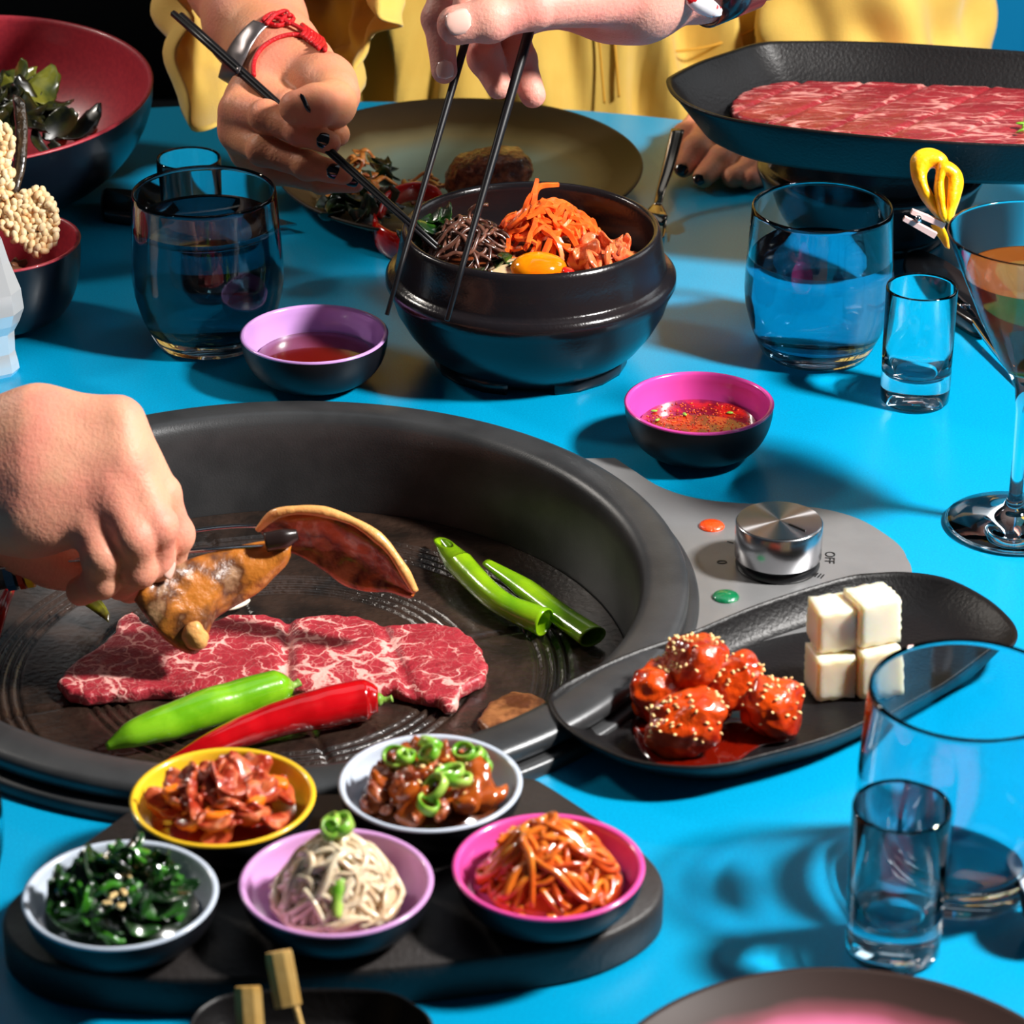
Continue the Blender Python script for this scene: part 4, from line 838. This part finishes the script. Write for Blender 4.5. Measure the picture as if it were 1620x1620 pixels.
# ---- crispy rice seaweed crackers
m_puff = M('puffed_rice', rgb(250, 222, 178), .5, col2=rgb(242, 196, 140), cscale=80, sss=.3, sssr=(1, .6, .35), sssc=.003); m_nori = M('seaweed_sheet', rgb(28, 22, 14), .35, col2=rgb(60, 42, 22), cscale=70, coat=.5, bump=.9, bscale=260)
def cracker(poly, zc, toward, lb, th, n, seed):
    """a seaweed sheet crusted with puffed rice grains; poly in px with a depth"""
    P = [pd(x, y, zc+dz) for x, y, dz in poly]; t = thing('rice_cracker', min(P, key=lambda p: p.z), lb, 'cracker')
    r = np.random.default_rng(seed); A = np.array([(x, y) for x, y, _ in poly], float); dz = np.array([q[2] for q in poly])
    X = np.c_[A, np.ones(len(A))]; co = np.linalg.lstsq(X, dz, rcond=None)[0]; ms = []; acc = []; tries = 0
    while len(acc) < n and tries < 40000:
        tries += 1; q = A.min(0)+(A.max(0)-A.min(0))*r.random(2)
        if poly_d(q[None], A)[0] > -2.0: continue
        if any((q[0]-b[0])**2+(q[1]-b[1])**2 < 7.4**2 for b in acc): continue
        acc.append(q); z = zc+co@[q[0], q[1], 1]
        for lay in range(2):
            c = pd(q[0]+r.normal()*2*lay, q[1]+r.normal()*2*lay, z-th+.0042*lay+r.normal()*.0012)
            ms.append(lump(c, (.0037, .0025, .0025), 2, .06, 2, len(ms), (r.random()*3, r.random()*3, r.random()*3)))
    tag(mk('puffed_rice', *join(*ms), m_puff, t), kind='stuff')
    c0 = A.mean(0); S = [pd(*(c0+(q-c0)*.93), zc+co@[q[0], q[1], 1]+.003) for q in A]; S2 = [pd(*(c0+(q-c0)*.93), zc+co@[q[0], q[1], 1]+.006) for q in A]
    k = len(S); mk('seaweed', S+S2, [tuple(range(k)), tuple(range(2*k-1, k-1, -1))]+[(i, i+k, (i+1) % k+k, (i+1) % k) for i in range(k)], m_nori, t)
cracker([(-40, 330, .0), (10, 320, 0), (30, 305, 0), (60, 292, 0), (80, 310, 0), (90, 335, 0), (93, 365, -.002), (86, 392, -.004), (60, 408, -.006), (30, 385, -.006), (-5, 362, -.004), (-40, 365, 0)], 2.065, None, 'golden puffed-rice seaweed cracker leaning in the small rose-lined bowl', .004, 240, 3)
cracker([(-35, 200, .012), (5, 192, .01), (20, 205, .01), (22, 235, .01), (18, 270, .008), (20, 300, .006), (8, 330, .004), (-35, 330, .004)], 2.062, None, 'upright puffed-rice cracker standing above the small rose-lined bowl', .004, 110, 4)
tag(mk('seaweed_cracker', *ruled([pd(22, 150, 2.09), pd(28, 200, 2.085), pd(24, 260, 2.08), pd(12, 312, 2.075)], [pd(38, 158, 2.085), pd(43, 215, 2.08), pd(40, 262, 2.075), pd(28, 310, 2.07)], .005, 30, 12, bulge=.004, amp=.0014, freq=260, seed=4), m_nori), 'tall dark seaweed strip standing behind the upright rice cracker', 'seaweed')
leaves('fried_morsel', 12, (-.3485, .275), .038, .030, .012, .010, M('fried_crumb', rgb(120, 75, 50), .4, col2=rgb(70, 40, 28), cscale=60), 'brown fried morsel in the bottom of the small rose-lined bowl', 'snack', 'fried morsels in the small bowl', 33, thick=.5)
# ------------------------------------------------------------------ utensils
m_stick = M('black_lacquer', (.006, .0055, .007), .38, spec=.4)
def stick(a, b, ra, rb, lb, grp=None, sq=6):
    V, Fs = tube([a, b], [ra, rb], sq, 8, a0=PI/6); return tag(mk('chopstick', V, Fs, m_stick), lb, 'chopstick', grp)
stick(pd(286, 24, 2.150), pd(692, 388, 1.985), .0026, .0014, 'upper black chopstick of the pair held over the dinner plate')
stick(pd(274, 21, 2.154), pd(690, 394, 1.984), .0026, .0014, 'lower black chopstick of the pair held over the dinner plate')
stick(pd(790, -120, 1.905), pd(612, 498, 1.86), .0032, .0014, 'slimmer black chopstick hanging in front of the left bowl side')
stick(pd(884, -115, 1.895), pd(707, 507, 1.85), .0040, .0016, 'thicker black chopstick crossing the bibimbap bowl front')
# tongs
tz = 1.745
def bar(name, P, w, t, mat, parent, up=(0, -.6, .8), n=30):
    V, Fs = tube(P, w, 8, n, sxy=(t, 1), up=up, a0=PI/8); return mk(name, V, Fs, mat, parent, smooth=False)
tg_ = thing('tongs', pd(460, 862, tz-.01), 'slim steel tongs gripping the browned pork slices', 'tongs')
for k, (y0, y1, dz) in enumerate(((842, 828, .016), (872, 862, -.012))):
    P = [pd(-60, 905, tz+.0+dz*.1), pd(60, 890, tz+dz*.3), pd(180, 868+6*k*2, tz+dz*.6), pd(290, y0, tz+dz), pd(400, (y0+y1)/2-3, tz+dz), pd(462, y1+(24 if k == 0 else 0), tz+.002)]
    mk('arm', *tube(P, [.0062, .0070, .0068, .0060, .0048, .0030], 8, 50, sxy=(.22, 1), up=(0, -.93, .35), a0=PI/8), m_chrome, tg_)
m_blk2 = M('worn_black_grip', (.02, .012, .011), .3)
mk('grip_tip', *tube([pd(420, 858, tz-.02), pd(450, 852, tz-.02), pd(470, 846, tz-.018)], [.0060, .0062, .0035], 10, 16, sxy=(.7, 1)), m_blk2, tg_)
m_sgrey = M('grey_handle', rgb(90, 92, 95), .3, metal=.6)
mk('handle', *tube([pd(-80, 912, tz+.01), pd(0, 902, tz+.008), pd(64, 893, tz+.004)], [.012, .0125, .011], 12, 16, sxy=(.6, 1)), m_sgrey, tg_)
tag(mk('label_reflection', *tube([pd(28, 899, tz+.0035), pd(36, 898, tz+.0033)], [.0136, .0136], 12, 4, sxy=(.62, 1)), M('red_reflection', rgb(165, 50, 20), .4), tg_, smooth=False), 'red reflection painted as a band on the handle')  # coloured label reflections in the handle, painted as bands around it
tag(mk('label_reflection', *tube([pd(40, 897, tz+.0033), pd(50, 896, tz+.003)], [.0135, .0134], 12, 4, sxy=(.62, 1)), M('yellow_reflection', rgb(235, 200, 30), .4), tg_, smooth=False), 'yellow reflection painted as a band on the handle')
tag(mk('label_reflection', *tube([pd(8, 902, tz+.0036), pd(22, 900, tz+.0034)], [.0136, .0136], 12, 4, sxy=(.62, 1)), M('blue_reflection', rgb(20, 80, 120), .4), tg_, smooth=False), 'blue reflection painted as a band on the handle')
# fork held by the other hand
m_dst = M('dark_polished_steel', (.30, .25, .20), .14, metal=1)
fk = thing('fork', at(1040, 345, .004), 'dark polished fork held upright beside the dinner plate', 'fork')
mk('handle', *tube([at(1072, 205, .050), at(1058, 262, .030), at(1046, 300, .018), at(1040, 325, .012)], [.0052, .0048, .0034, .0030], 10, 30, sxy=(1, .35)), m_dst, fk)
mk('head', *tube([at(1040, 322, .012), at(1036, 340, .010), at(1030, 352, .006)], [.0030, .0098, .0112], 12, 16, sxy=(1, .22)), m_dst, fk)
for k in range(4):
    dx = -18+k*12; mk('tine', *tube([at(1034+dx, 347, .0065), at(1032+dx*1.05, 362, .003), at(1031+dx, 376, .003)], [.0016, .0013, .0006], 8, 10, sxy=(1, .6)), m_dst, fk)
# dark cutlery handles on the table
m_bh = M('black_handle', (.006, .006, .007), .22, coat=.4)
t_ = thing('knife', at(230, 345, 0), 'black-handled knife lying behind the left tumbler', 'knife')
mk('handle', *loft(smooth_outline([at(x, y, .0)[:2] for x, y in ((162, 325), (172, 320), (240, 326), (300, 333), (300, 362), (230, 360), (175, 354), (162, 348))], 40), [(.97, .0005), (1, .003), (1, .010), (.9, .0125)]), m_bh, t_)
mk('blade', *loft([at(x, y, .0)[:2] for x, y in ((300, 336), (420, 352), (470, 366), (420, 372), (300, 360))], [(1, .0045), (1, .0062)]), m_chrome, t_, smooth=False)
t_ = thing('spoon', at(1480, 470, 0), 'black-handled spoon lying behind the right shot glass', 'spoon')
mk('handle', *loft(smooth_outline([at(x, y, .0)[:2] for x, y in ((1428, 432), (1440, 419), (1458, 420), (1500, 440), (1545, 476), (1575, 520), (1552, 540), (1500, 512), (1455, 480), (1430, 455))], 60), [(.95, .0008), (1, .004), (.99, .011), (.90, .0135)]), m_bh, t_)
mk('collar', *tube([at(1500, 462, .012), at(1530, 490, .012)], [.0042, .0042], 12, 6, sxy=(1, .8)), m_chrome, t_)
mk('neck', *tube([at(1530, 490, .012), at(1580, 560, .006), at(1625, 610, .004)], [.0035, .0026, .003], 10, 20), m_chrome, t_)
# skewers
m_bam = M('bamboo', rgb(205, 160, 85), .45, col2=rgb(220, 180, 110), cscale=40, bump=.1, bscale=200)
for (x0, y0, x1, y1, lb) in ((392, 1562, 400, 1680, 'shorter flat bamboo skewer handle at the near edge'), (440, 1506, 456, 1592, 'taller flat bamboo skewer handle at the near edge')):
    a = pd(x0, y0, 1.325); b = pd(x1, y1, 1.325); t_ = thing('bamboo_skewer', b, lb, 'skewer')
    mk('paddle_handle', *tube([a, a+(b-a)*.08, b], [.0050, .0064, .0064], 8, 16, sxy=(1, .32), up=(0, -1, .3), a0=PI/8), m_bam, t_, smooth=False)
    mk('stick', *tube([b-(b-a)*.12+Vector((.003, 0, 0)), b+(b-a)*.9+Vector((.006, .0, -.005))], [.0015, .0013], 8, 6), m_bam, t_)
# orange peel twist and its clip
m_peel = M('orange_peel', rgb(250, 165, 5), .35, col2=rgb(252, 195, 20), cscale=50, coat=.3, bump=.35, bscale=300, sss=.2, sssr=(1, .6, .1), sssc=.004)
m_pith = M('orange_pith', rgb(250, 200, 90), .5)
pz = 1.826
pl = thing('orange_peel_twist', pd(1488, 345, pz), 'bright orange peel twist clipped on the cocktail glass rim', 'garnish')
A = [(1492, 352), (1464, 322), (1446, 288), (1440, 256), (1452, 239), (1474, 236), (1494, 248), (1500, 270), (1500, 300), (1497, 350)]
B = [(1491, 345), (1478, 318), (1467, 296), (1465, 280), (1469, 270), (1476, 266), (1481, 270), (1480, 285), (1478, 305), (1490, 340)]
mk('outer_loop', *ruled([pd(x, y, pz) for x, y in A], [pd(x, y, pz-.004) for x, y in B], .0035, 60, 14, bulge=.005, amp=.0006, freq=300), m_peel, pl)
A = [(1493, 352), (1484, 325), (1480, 300), (1482, 275), (1487, 256), (1502, 258), (1518, 272), (1522, 292), (1514, 322), (1500, 354)]
B = [(1496, 350), (1492, 325), (1490, 302), (1491, 285), (1494, 278), (1498, 278), (1501, 284), (1500, 300), (1499, 325), (1498, 352)]
mk('inner_loop', *ruled([pd(x, y, pz-.006) for x, y in A], [pd(x, y, pz-.010) for x, y in B], .0035, 60, 14, bulge=.004, amp=.0006, freq=300), m_peel, pl)
mk('tail', *ruled([pd(1472, 356, pz), pd(1482, 372, pz), pd(1498, 392, pz+.002)], [pd(1492, 356, pz-.006), pd(1500, 375, pz-.004), pd(1502, 394, pz)], .0026, 20, 8), m_peel, pl)
m_clip = M('pale_clip', rgb(235, 200, 195), .35)
cl = thing('mini_clothespin', pd(1470, 350, pz-.004), 'tiny pale clothespin holding the orange peel on the glass', 'clip')
for (a, b) in (((1442, 334), (1494, 356)), ((1430, 345), (1480, 372))):
    mk('jaw', *tube([pd(*a, pz-.010), pd(*b, pz-.006)], [.0020, .0026], 4, 6, sxy=(1, 1), a0=PI/4), m_clip, cl, smooth=False)
mk('spring', *tube([pd(1453, 345, pz-.014), pd(1453, 350, pz-.002)], [.0018, .0018], 12, 4), m_chrome, cl)
# faceted vessel and small dish cut by the frame
P = [(0, 0), (.0125, 0), (.0145, .003), (.0140, .008), (.0125, .016), (.0130, .030), (.0170, .037), (.0205, .046), (.0195, .060), (.0130, .080), (.0095, .095), (0, .095)]
c = at(-3, 588, 0)
m_crys = M('cut_crystal', (.92, .94, .96), .12, metal=.6)
tag(mk('cut_glass_goblet', *lathe(P, c, 9), m_crys, smooth=False), 'bright faceted goblet cut off by the frame beside the small bowl', 'goblet')
small_bowl((*at(1674, 1475, 0)[:2], 0), .020, .028, m_wht, 'small white-rimmed cup cut off by the frame edge beside the empty tumbler', 'cup', name='small_cup')
# ------------------------------------------------------------------ people
def skin(name, c1, c2):
    m = M(name, c1, .50, col2=c2, cscale=30, cpos=(.38, .62), bump=.28, bscale=420, sss=.25, sssr=(1, .28, .14), sssc=.004, spec=.35); return m
m_sk1 = skin('tan_skin', rgb(220, 148, 108), rgb(226, 142, 114)); m_sk2 = skin('light_skin', rgb(222, 160, 130), rgb(226, 146, 124)); m_sk3 = skin('fair_skin', rgb(224, 160, 142), rgb(224, 142, 128))
m_nb = M('black_nail_varnish', (.004, .004, .005), .12, coat=1); m_nn = M('bare_nail', rgb(238, 190, 175), .2, coat=.6)
def hand(parent, name, palm, fingers, mat, **k):
    V, Fs = hand_mesh(palm, fingers, **k); return mk(name, V, Fs, mat, parent)
CAMV = Vector((0, -CP, SP))  # towards the camera
def put_nail(parent, hnd, px, py, dpx, L, W_, mat, tilt=(0, 0, 0)):
    t = bvh(hnd); p, n = on_surf(t, px, py, .0003)
    if p is None: return
    acc = Vector()
    for dx, dy in ((0, 0), (5, 0), (-5, 0), (0, 5), (0, -5)):
        q, m_ = on_surf(t, px+dx, py+dy)
        if q is not None: acc += m_
    n = (acc.normalized()+Vector(tilt)).normalized(); c = Vector((0, -D, H)); zc = (p-c).dot(-CAMV)
    V, Fs = nail(p, pd(px+dpx[0], py+dpx[1], zc)-p, n, L, W_); return mk('fingernail', V, Fs, mat, parent)
# --- the person in yellow: forearm and hand with the chopsticks
pw = thing('person', (0.02, .98, -.75), 'person in a yellow shirt seated behind the table, holding black chopsticks', 'person')
palm = [C((340, -190, 2.34, .041), (372, -40, 2.255, .0365), (404, 35, 2.205, .0345), (436, 92, 2.165, .0315), (456, 128, 2.145, .0285)),
        C((452, 118, 2.150, .0270), (402, 148, 2.122, .0165)), C((452, 128, 2.150, .026), (382, 182, 2.116, .0155)), C((456, 138, 2.150, .025), (384, 214, 2.126, .0148)), C((462, 145, 2.15, .023), (402, 242, 2.142, .0128)),
        C((480, 112, 2.140, .0215), (515, 134, 2.105, .0185), (530, 150, 2.085, .0165))]
fing = [C((528, 150, 2.085, .0165), (526, 164, 2.070, .0155), (500, 167, 2.055, .0138), (468, 170, 2.050, .0116)),
        C((404, 144, 2.120, .0140), (458, 168, 2.098, .0108), (504, 190, 2.086, .0098), (534, 212, 2.080, .0086)),
        C((377, 174, 2.108, .0135), (420, 184, 2.078, .0108), (474, 208, 2.062, .0092), (521, 226, 2.054, .0080)),
        C((377, 210, 2.116, .0130), (416, 237, 2.086, .0108), (486, 262, 2.070, .0092), (542, 275, 2.062, .0076)),
        C((393, 242, 2.136, .0120), (438, 270, 2.106, .0095), (510, 287, 2.088, .0080), (562, 291, 2.080, .0062))]
h1 = hand(pw, 'forearm_and_hand', palm, fing, m_sk1, kp=.016, kb=.0055, kf=.0008)
put_nail(pw, h1, 513, 223, (10, 3.4), .0110, .0108, m_nb)
put_nail(pw, h1, 530, 271, (10, 2.4), .0118, .0106, m_nb)
put_nail(pw, h1, 556, 286, (10, 2), .0100, .0085, m_nb)
put_nail(pw, h1, 483, 163, (6, 12), .0150, .0034, m_nb)
hb = bvh(h1)
def surf_path(pts, lift, tree=None):
    out = []
    for x, y in pts:
        p, n = on_surf(tree or hb, x, y, lift)
        if p is not None: out.append(p)
    return out
m_cuff = M('brushed_grey_cuff', rgb(120, 112, 112), .34, metal=.75)
A = surf_path([(352, 112), (362, 88), (376, 64), (392, 46), (404, 36)], .0030); B = surf_path([(380, 122), (392, 98), (402, 76), (414, 58), (427, 44)], .0030)
A = [pd(345, 122, 2.19)]+A; B = [pd(368, 136, 2.17)]+B
mk('steel_cuff', *ruled(A, B, .0022, 40, 10, bulge=.0012, toward=(-.6, -.7, .4)), m_cuff, pw)
m_cord = M('red_cord', rgb(200, 14, 26), .45, col2=rgb(250, 200, 190), cscale=600, cpos=(.68, .72), bump=.5, bscale=900)
cord = tag(mk('cord_bracelet', *tube(surf_path([(402, 122), (402, 104), (408, 88), (420, 74), (440, 62), (462, 57), (482, 60)], .0014), .0017, 8, 50), m_cord, pw), 'red cord bracelet with knots')
def cordp(pts, lift=.0022, r=.0017, n=50):
    P = surf_path(pts, lift)
    if len(P) > 2: mk('cord_strand', *tube(P, r, 8, n), m_cord, cord)
cordp([(412, 46), (420, 32), (434, 25), (448, 30), (452, 40), (440, 44), (424, 40)]); cordp([(418, 38), (430, 34), (446, 38), (458, 44), (470, 50), (480, 56)], .0038)
cordp([(444, 42), (454, 31), (462, 38), (456, 46)], .0042); cordp([(424, 46), (436, 32), (450, 27), (456, 36)], .0050)
for k in range(7):
    x, y = 480+k*4.6, 54+k*3.4; cordp([(x-4, y-8), (x, y-4), (x+1, y+3), (x-3, y+9)], .0032, .0019, 16)
cordp([(506, 66), (512, 76), (514, 84)])
# --- her other hand with the fork, under the platter
palm = [C((1440, 130, 2.53, .036), (1370, 160, 2.48, .033), (1265, 195, 2.41, .026)), C((1262, 198, 2.41, .026), (1165, 190, 2.375, .015)), C((1262, 205, 2.41, .025), (1195, 215, 2.370, .0150)), C((1262, 215, 2.40, .024), (1215, 235, 2.36, .014)), C((1250, 190, 2.42, .022), (1150, 180, 2.40, .015))]
fing = [C((1165, 192, 2.375, .0150), (1125, 206, 2.345, .0115), (1100, 236, 2.326, .0102), (1082, 264, 2.318, .0082)),
        C((1195, 215, 2.370, .0150), (1172, 226, 2.340, .0118), (1138, 254, 2.322, .0105), (1113, 280, 2.308, .0085)),
        C((1215, 235, 2.360, .0140), (1205, 248, 2.340, .0112), (1185, 268, 2.322, .0100), (1160, 280, 2.310, .0085)),
        C((1225, 238, 2.360, .0130), (1215, 258, 2.335, .0100), (1202, 274, 2.320, .0090), (1186, 284, 2.310, .0078)),
        C((1150, 180, 2.400, .0140), (1112, 190, 2.375, .0115), (1085, 216, 2.350, .0100), (1074, 238, 2.340, .0085))]
h2 = hand(pw, 'forearm_and_hand', palm, fing, m_sk1, res=.002, kb=.006, kf=.001)
put_nail(pw, h2, 1079, 266, (-6, 8), .0115, .0105, m_nb); put_nail(pw, h2, 1107, 281, (-7, 7), .0110, .0100, m_nb)
# --- yellow shirt: torso, sleeves
m_shirt = M('yellow_linen', rgb(218, 182, 84), .75, col2=rgb(208, 168, 70), cscale=12, bump=.35, bscale=1100, sheen=.3, sss=.08, sssc=.004)
nu, nv = 260, 120; th = np.linspace(0, 2*PI, nu, endpoint=False); zz = np.linspace(-.36, .42, nv)
Th, Z = np.meshgrid(th, zz, indexing='ij'); Zn = (Z+.36)/.78
x = np.cos(Th)*(.225-.02*np.sin(Z*5)); y = np.sin(Th)*.150
fold = .018*np.sin(Th*19+4*Z+2*np.sin(Z*9))*np.sin(Th*5+1)+.008*np.sin(Th*37+Z*11)*np.cos(Th*7+Z*6)+.005*np.sin(Th*9-Z*40)*np.sin(Th*3+2)
rr_ = 1+fold/.16
P = np.stack([.055+x*rr_, .965+y*rr_, Z], -1).reshape(-1, 3)
Fs = grid_faces(nu, nv, cu=True)+[tuple(i*nv for i in range(nu)), tuple(i*nv+nv-1 for i in range(nu))[::-1]]
shirt = mk('shirt', P, Fs, m_shirt, pw)
m_seam = M('seam_thread', rgb(196, 142, 40), .8)
def front(px, py):  # point on the shirt front seen at a pixel
    best = None
    for zc in np.linspace(2.20, 2.75, 220):
        p = pd(px, py, zc); u = (p.x-.055)/.225; v = (p.y-.965)/.150
        if u*u+v*v < 1.0: best = p; break
    return (best or pd(px, py, 2.4))-Vector((0, .006, 0))
for nm, pts in (('placket_seam', [(938, -40), (944, 20), (950, 90), (956, 160)]), ('placket_seam', [(962, -40), (968, 20), (974, 90), (979, 150)]), ('pocket_seam', [(1042, 24), (1046, 74), (1120, 70), (1190, 44), (1238, 12)]), ('pocket_seam', [(1046, 78), (1050, 160)])):
    mk(nm, *tube([front(*q) for q in pts], .0011, 6, 40), m_seam, pw)
def sleeve(axis, rad, nfold, seed, rim, name):
    """cloth tube along an axis; rim(a) shifts the open end"""
    nu, nv = 150, 60; A = catmull(axis, nv); R = np.interp(np.linspace(0, 1, nv), np.linspace(0, 1, len(rad)), rad)
    T = np.gradient(A, axis=0); T /= np.linalg.norm(T, axis=1)[:, None]; r = np.random.default_rng(seed); out = []
    for side in (0, 1):
        V = []
        for i in range(nu):
            a = 2*PI*i/nu; sh = rim(a)
            for j in range(nv):
                t = j/(nv-1); s = np.cross(T[j], (0, 1, 0)); s /= np.linalg.norm(s); w = np.cross(s, T[j])
                f = 1+.10*math.sin(a*nfold+3*t+seed)*(.35+.65*t)+.06*math.sin(a*(nfold*2+1)-6*t+1)*(.3+t*.7)+.07*math.sin(t*26+3*math.sin(a*2+seed))*math.sin(a*3+t*5)
                rad_ = R[j]*f-(.003 if side else 0)
                V.append(A[j]+(s*math.cos(a)+w*math.sin(a))*rad_+T[j]*sh*t**3)
        out.append(np.array(V))
    F1 = grid_faces(nu, nv, cu=True); o = nu*nv; Fs = F1+[tuple(i+o for i in q[::-1]) for q in F1]
    for i in range(nu):
        a, b = i*nv+nv-1, ((i+1) % nu)*nv+nv-1; Fs.append((a, b, b+o, a+o)); a, b = i*nv, ((i+1) % nu)*nv; Fs.append((b, a, a+o, b+o))
    return mk(name, np.vstack(out), Fs, m_shirt, pw)
sleeve([pd(420, -420, 2.60), pd(420, -200, 2.44), pd(432, -60, 2.345), pd(442, 20, 2.30)], [.085, .088, .086, .080], 7, 2, lambda a: .018+.050*max(0, -math.cos(a+.0)) -.13*max(0, -math.sin(a))*1.0+.012*math.sin(a*7), 'rolled_sleeve')
sleeve([(.215, .99, .42), (.262, .93, .20), (.300, .875, .04), (.318, .845, -.05)], [.085, .092, .100, .085], 5, 6, lambda a: 0, 'sleeve')
# --- the hand reaching in from the top right with chopsticks
ph = thing('person', pd(1180, -60, 1.90), 'reaching hand with a dark wristband holding two spread black chopsticks over the bowl', 'person')
palm = [C((1560, -300, 2.01, .040), (1420, -190, 1.97, .036), (1240, -95, 1.93, .032), (1110, -45, 1.905, .0285), (1010, -20, 1.885, .0270)),
        C((1010, -22, 1.885, .0270), (900, -60, 1.88, .0210), (800, -95, 1.88, .0150)), C((1010, -20, 1.89, .026), (900, -40, 1.905, .0190), (790, -55, 1.91, .0150)), C((1000, -10, 1.90, .024), (890, -15, 1.925, .0150), (800, -20, 1.93, .0140)),
        C((1010, -2, 1.895, .0225), (960, 6, 1.900, .0185), (880, 5, 1.925, .013))]
fing = [C((960, -8, 1.868, .0200), (845, 12, 1.842, .0128), (775, 30, 1.836, .0132), (722, 40, 1.834, .0120)),        # thumb
        C((800, -95, 1.880, .0130), (765, -70, 1.872, .0100), (744, -20, 1.865, .0092), (731, 34, 1.862, .0078)),     # index
        C((775, -75, 1.905, .0130), (712, -50, 1.895, .0106), (694, 30, 1.890, .0098), (703, 112, 1.886, .0082)),     # middle
        C((800, -20, 1.925, .0125), (762, 40, 1.915, .0112), (768, 92, 1.905, .0104), (789, 136, 1.900, .0085)),      # ring
        C((880, 5, 1.930, .0120), (810, 40, 1.925, .0110), (822, 95, 1.915, .0100), (843, 150, 1.910, .0084)),        # little
        C((790, -30, 1.93, .0120), (735, 30, 1.920, .0090), (730, 105, 1.915, .0075))]
fing = fing[:5]
h3 = hand(ph, 'forearm_and_hand', palm, fing, m_sk3, kp=.016, kb=.007, kf=.001)
put_nail(ph, h3, 726, 33, (-10, 2.5), .0175, .0155, m_nn)
put_nail(ph, h3, 704, 110, (1, 10), .0125, .0110, m_nn)

m_band = M('dark_leather_band', (.02, .010, .012), .3, coat=.5)
b0_, b1_ = pd(1130, -60, 1.908), pd(1075, -38, 1.900); bd = (b1_-b0_).normalized(); bs_ = bd.cross(CAMV).normalized(); bn = bs_.cross(bd); V = []
for i in range(48):
    a = 2*PI*i/48
    for (s, r) in ((-.016, .0345), (.016, .0345), (.017, .0375), (-.017, .0375)): V.append(tuple(b0_+bd*(s-.0)+(bs_*math.cos(a)+bn*math.sin(a))*r))
mk('wristband', V, grid_faces(48, 4, cu=True, cv=True), m_band, ph)
tag(mk('band_charm', *lump(pd(1112, 8, 1.872), (.014, .003, .006), 3, .15, 3, 2, (0, .5, 0)), M('red_white_charm', rgb(235, 232, 235), .15, coat=.8, col2=rgb(190, 20, 30), cscale=90, cpos=(.5, .55)), ph), 'white and red charm on the wristband')
# --- the hand in the lower left with the tongs
pt = thing('person', pd(-80, 760, 1.72), 'hand entering at the left over the grill, gripping steel tongs', 'person')
z0 = 1.690
palm = [C((-1050, 900, 1.86, .050), (-420, 800, 1.76, .042), (-200, 765, 1.735, .036), (-70, 745, 1.715, .0325)),
        C((-70, 715, 1.712, .027), (60, 672, z0+.006, .0195), (184, 666, z0, .0140)), C((-70, 745, 1.712, .030), (60, 725, z0+.002, .022), (193, 722, z0-.006, .0140)), C((-70, 775, 1.712, .030), (60, 775, z0+.002, .022), (172, 772, z0-.006, .0135)), C((-70, 795, 1.716, .028), (50, 815, z0+.006, .020), (138, 822, z0, .0130)),
        C((-60, 760, 1.75, .028), (40, 840, 1.748, .022), (90, 880, 1.752, .018))]
fing = [C((190, 670, z0+.002, .0135), (253, 782, z0+.010, .0112), (277, 846, z0+.022, .0100), (268, 898, z0+.036, .0086)),   # index
        C((197, 726, z0-.004, .0135), (248, 832, z0-.006, .0112), (246, 888, z0+.012, .0100), (205, 930, z0+.032, .0090)),   # middle
        C((174, 775, z0-.006, .0130), (213, 850, z0-.012, .0112), (218, 900, z0+.002, .0102), (190, 925, z0+.024, .0090)),   # ring
        C((140, 825, z0-.002, .0122), (160, 880, z0-.010, .0105), (160, 918, z0+.002, .0096), (128, 935, z0+.024, .0086)),   # little
        C((90, 880, 1.752, .0175), (150, 905, 1.748, .0135), (205, 900, 1.742, .0120), (262, 896, 1.736, .0098))]            # thumb beneath
h4 = hand(pt, 'forearm_and_hand', palm, fing, m_sk2, kp=.016, kb=.007, kf=.001, res=.0017)
put_nail(pt, h4, 272, 902, (-2, 10), .0115, .0100, m_nn)
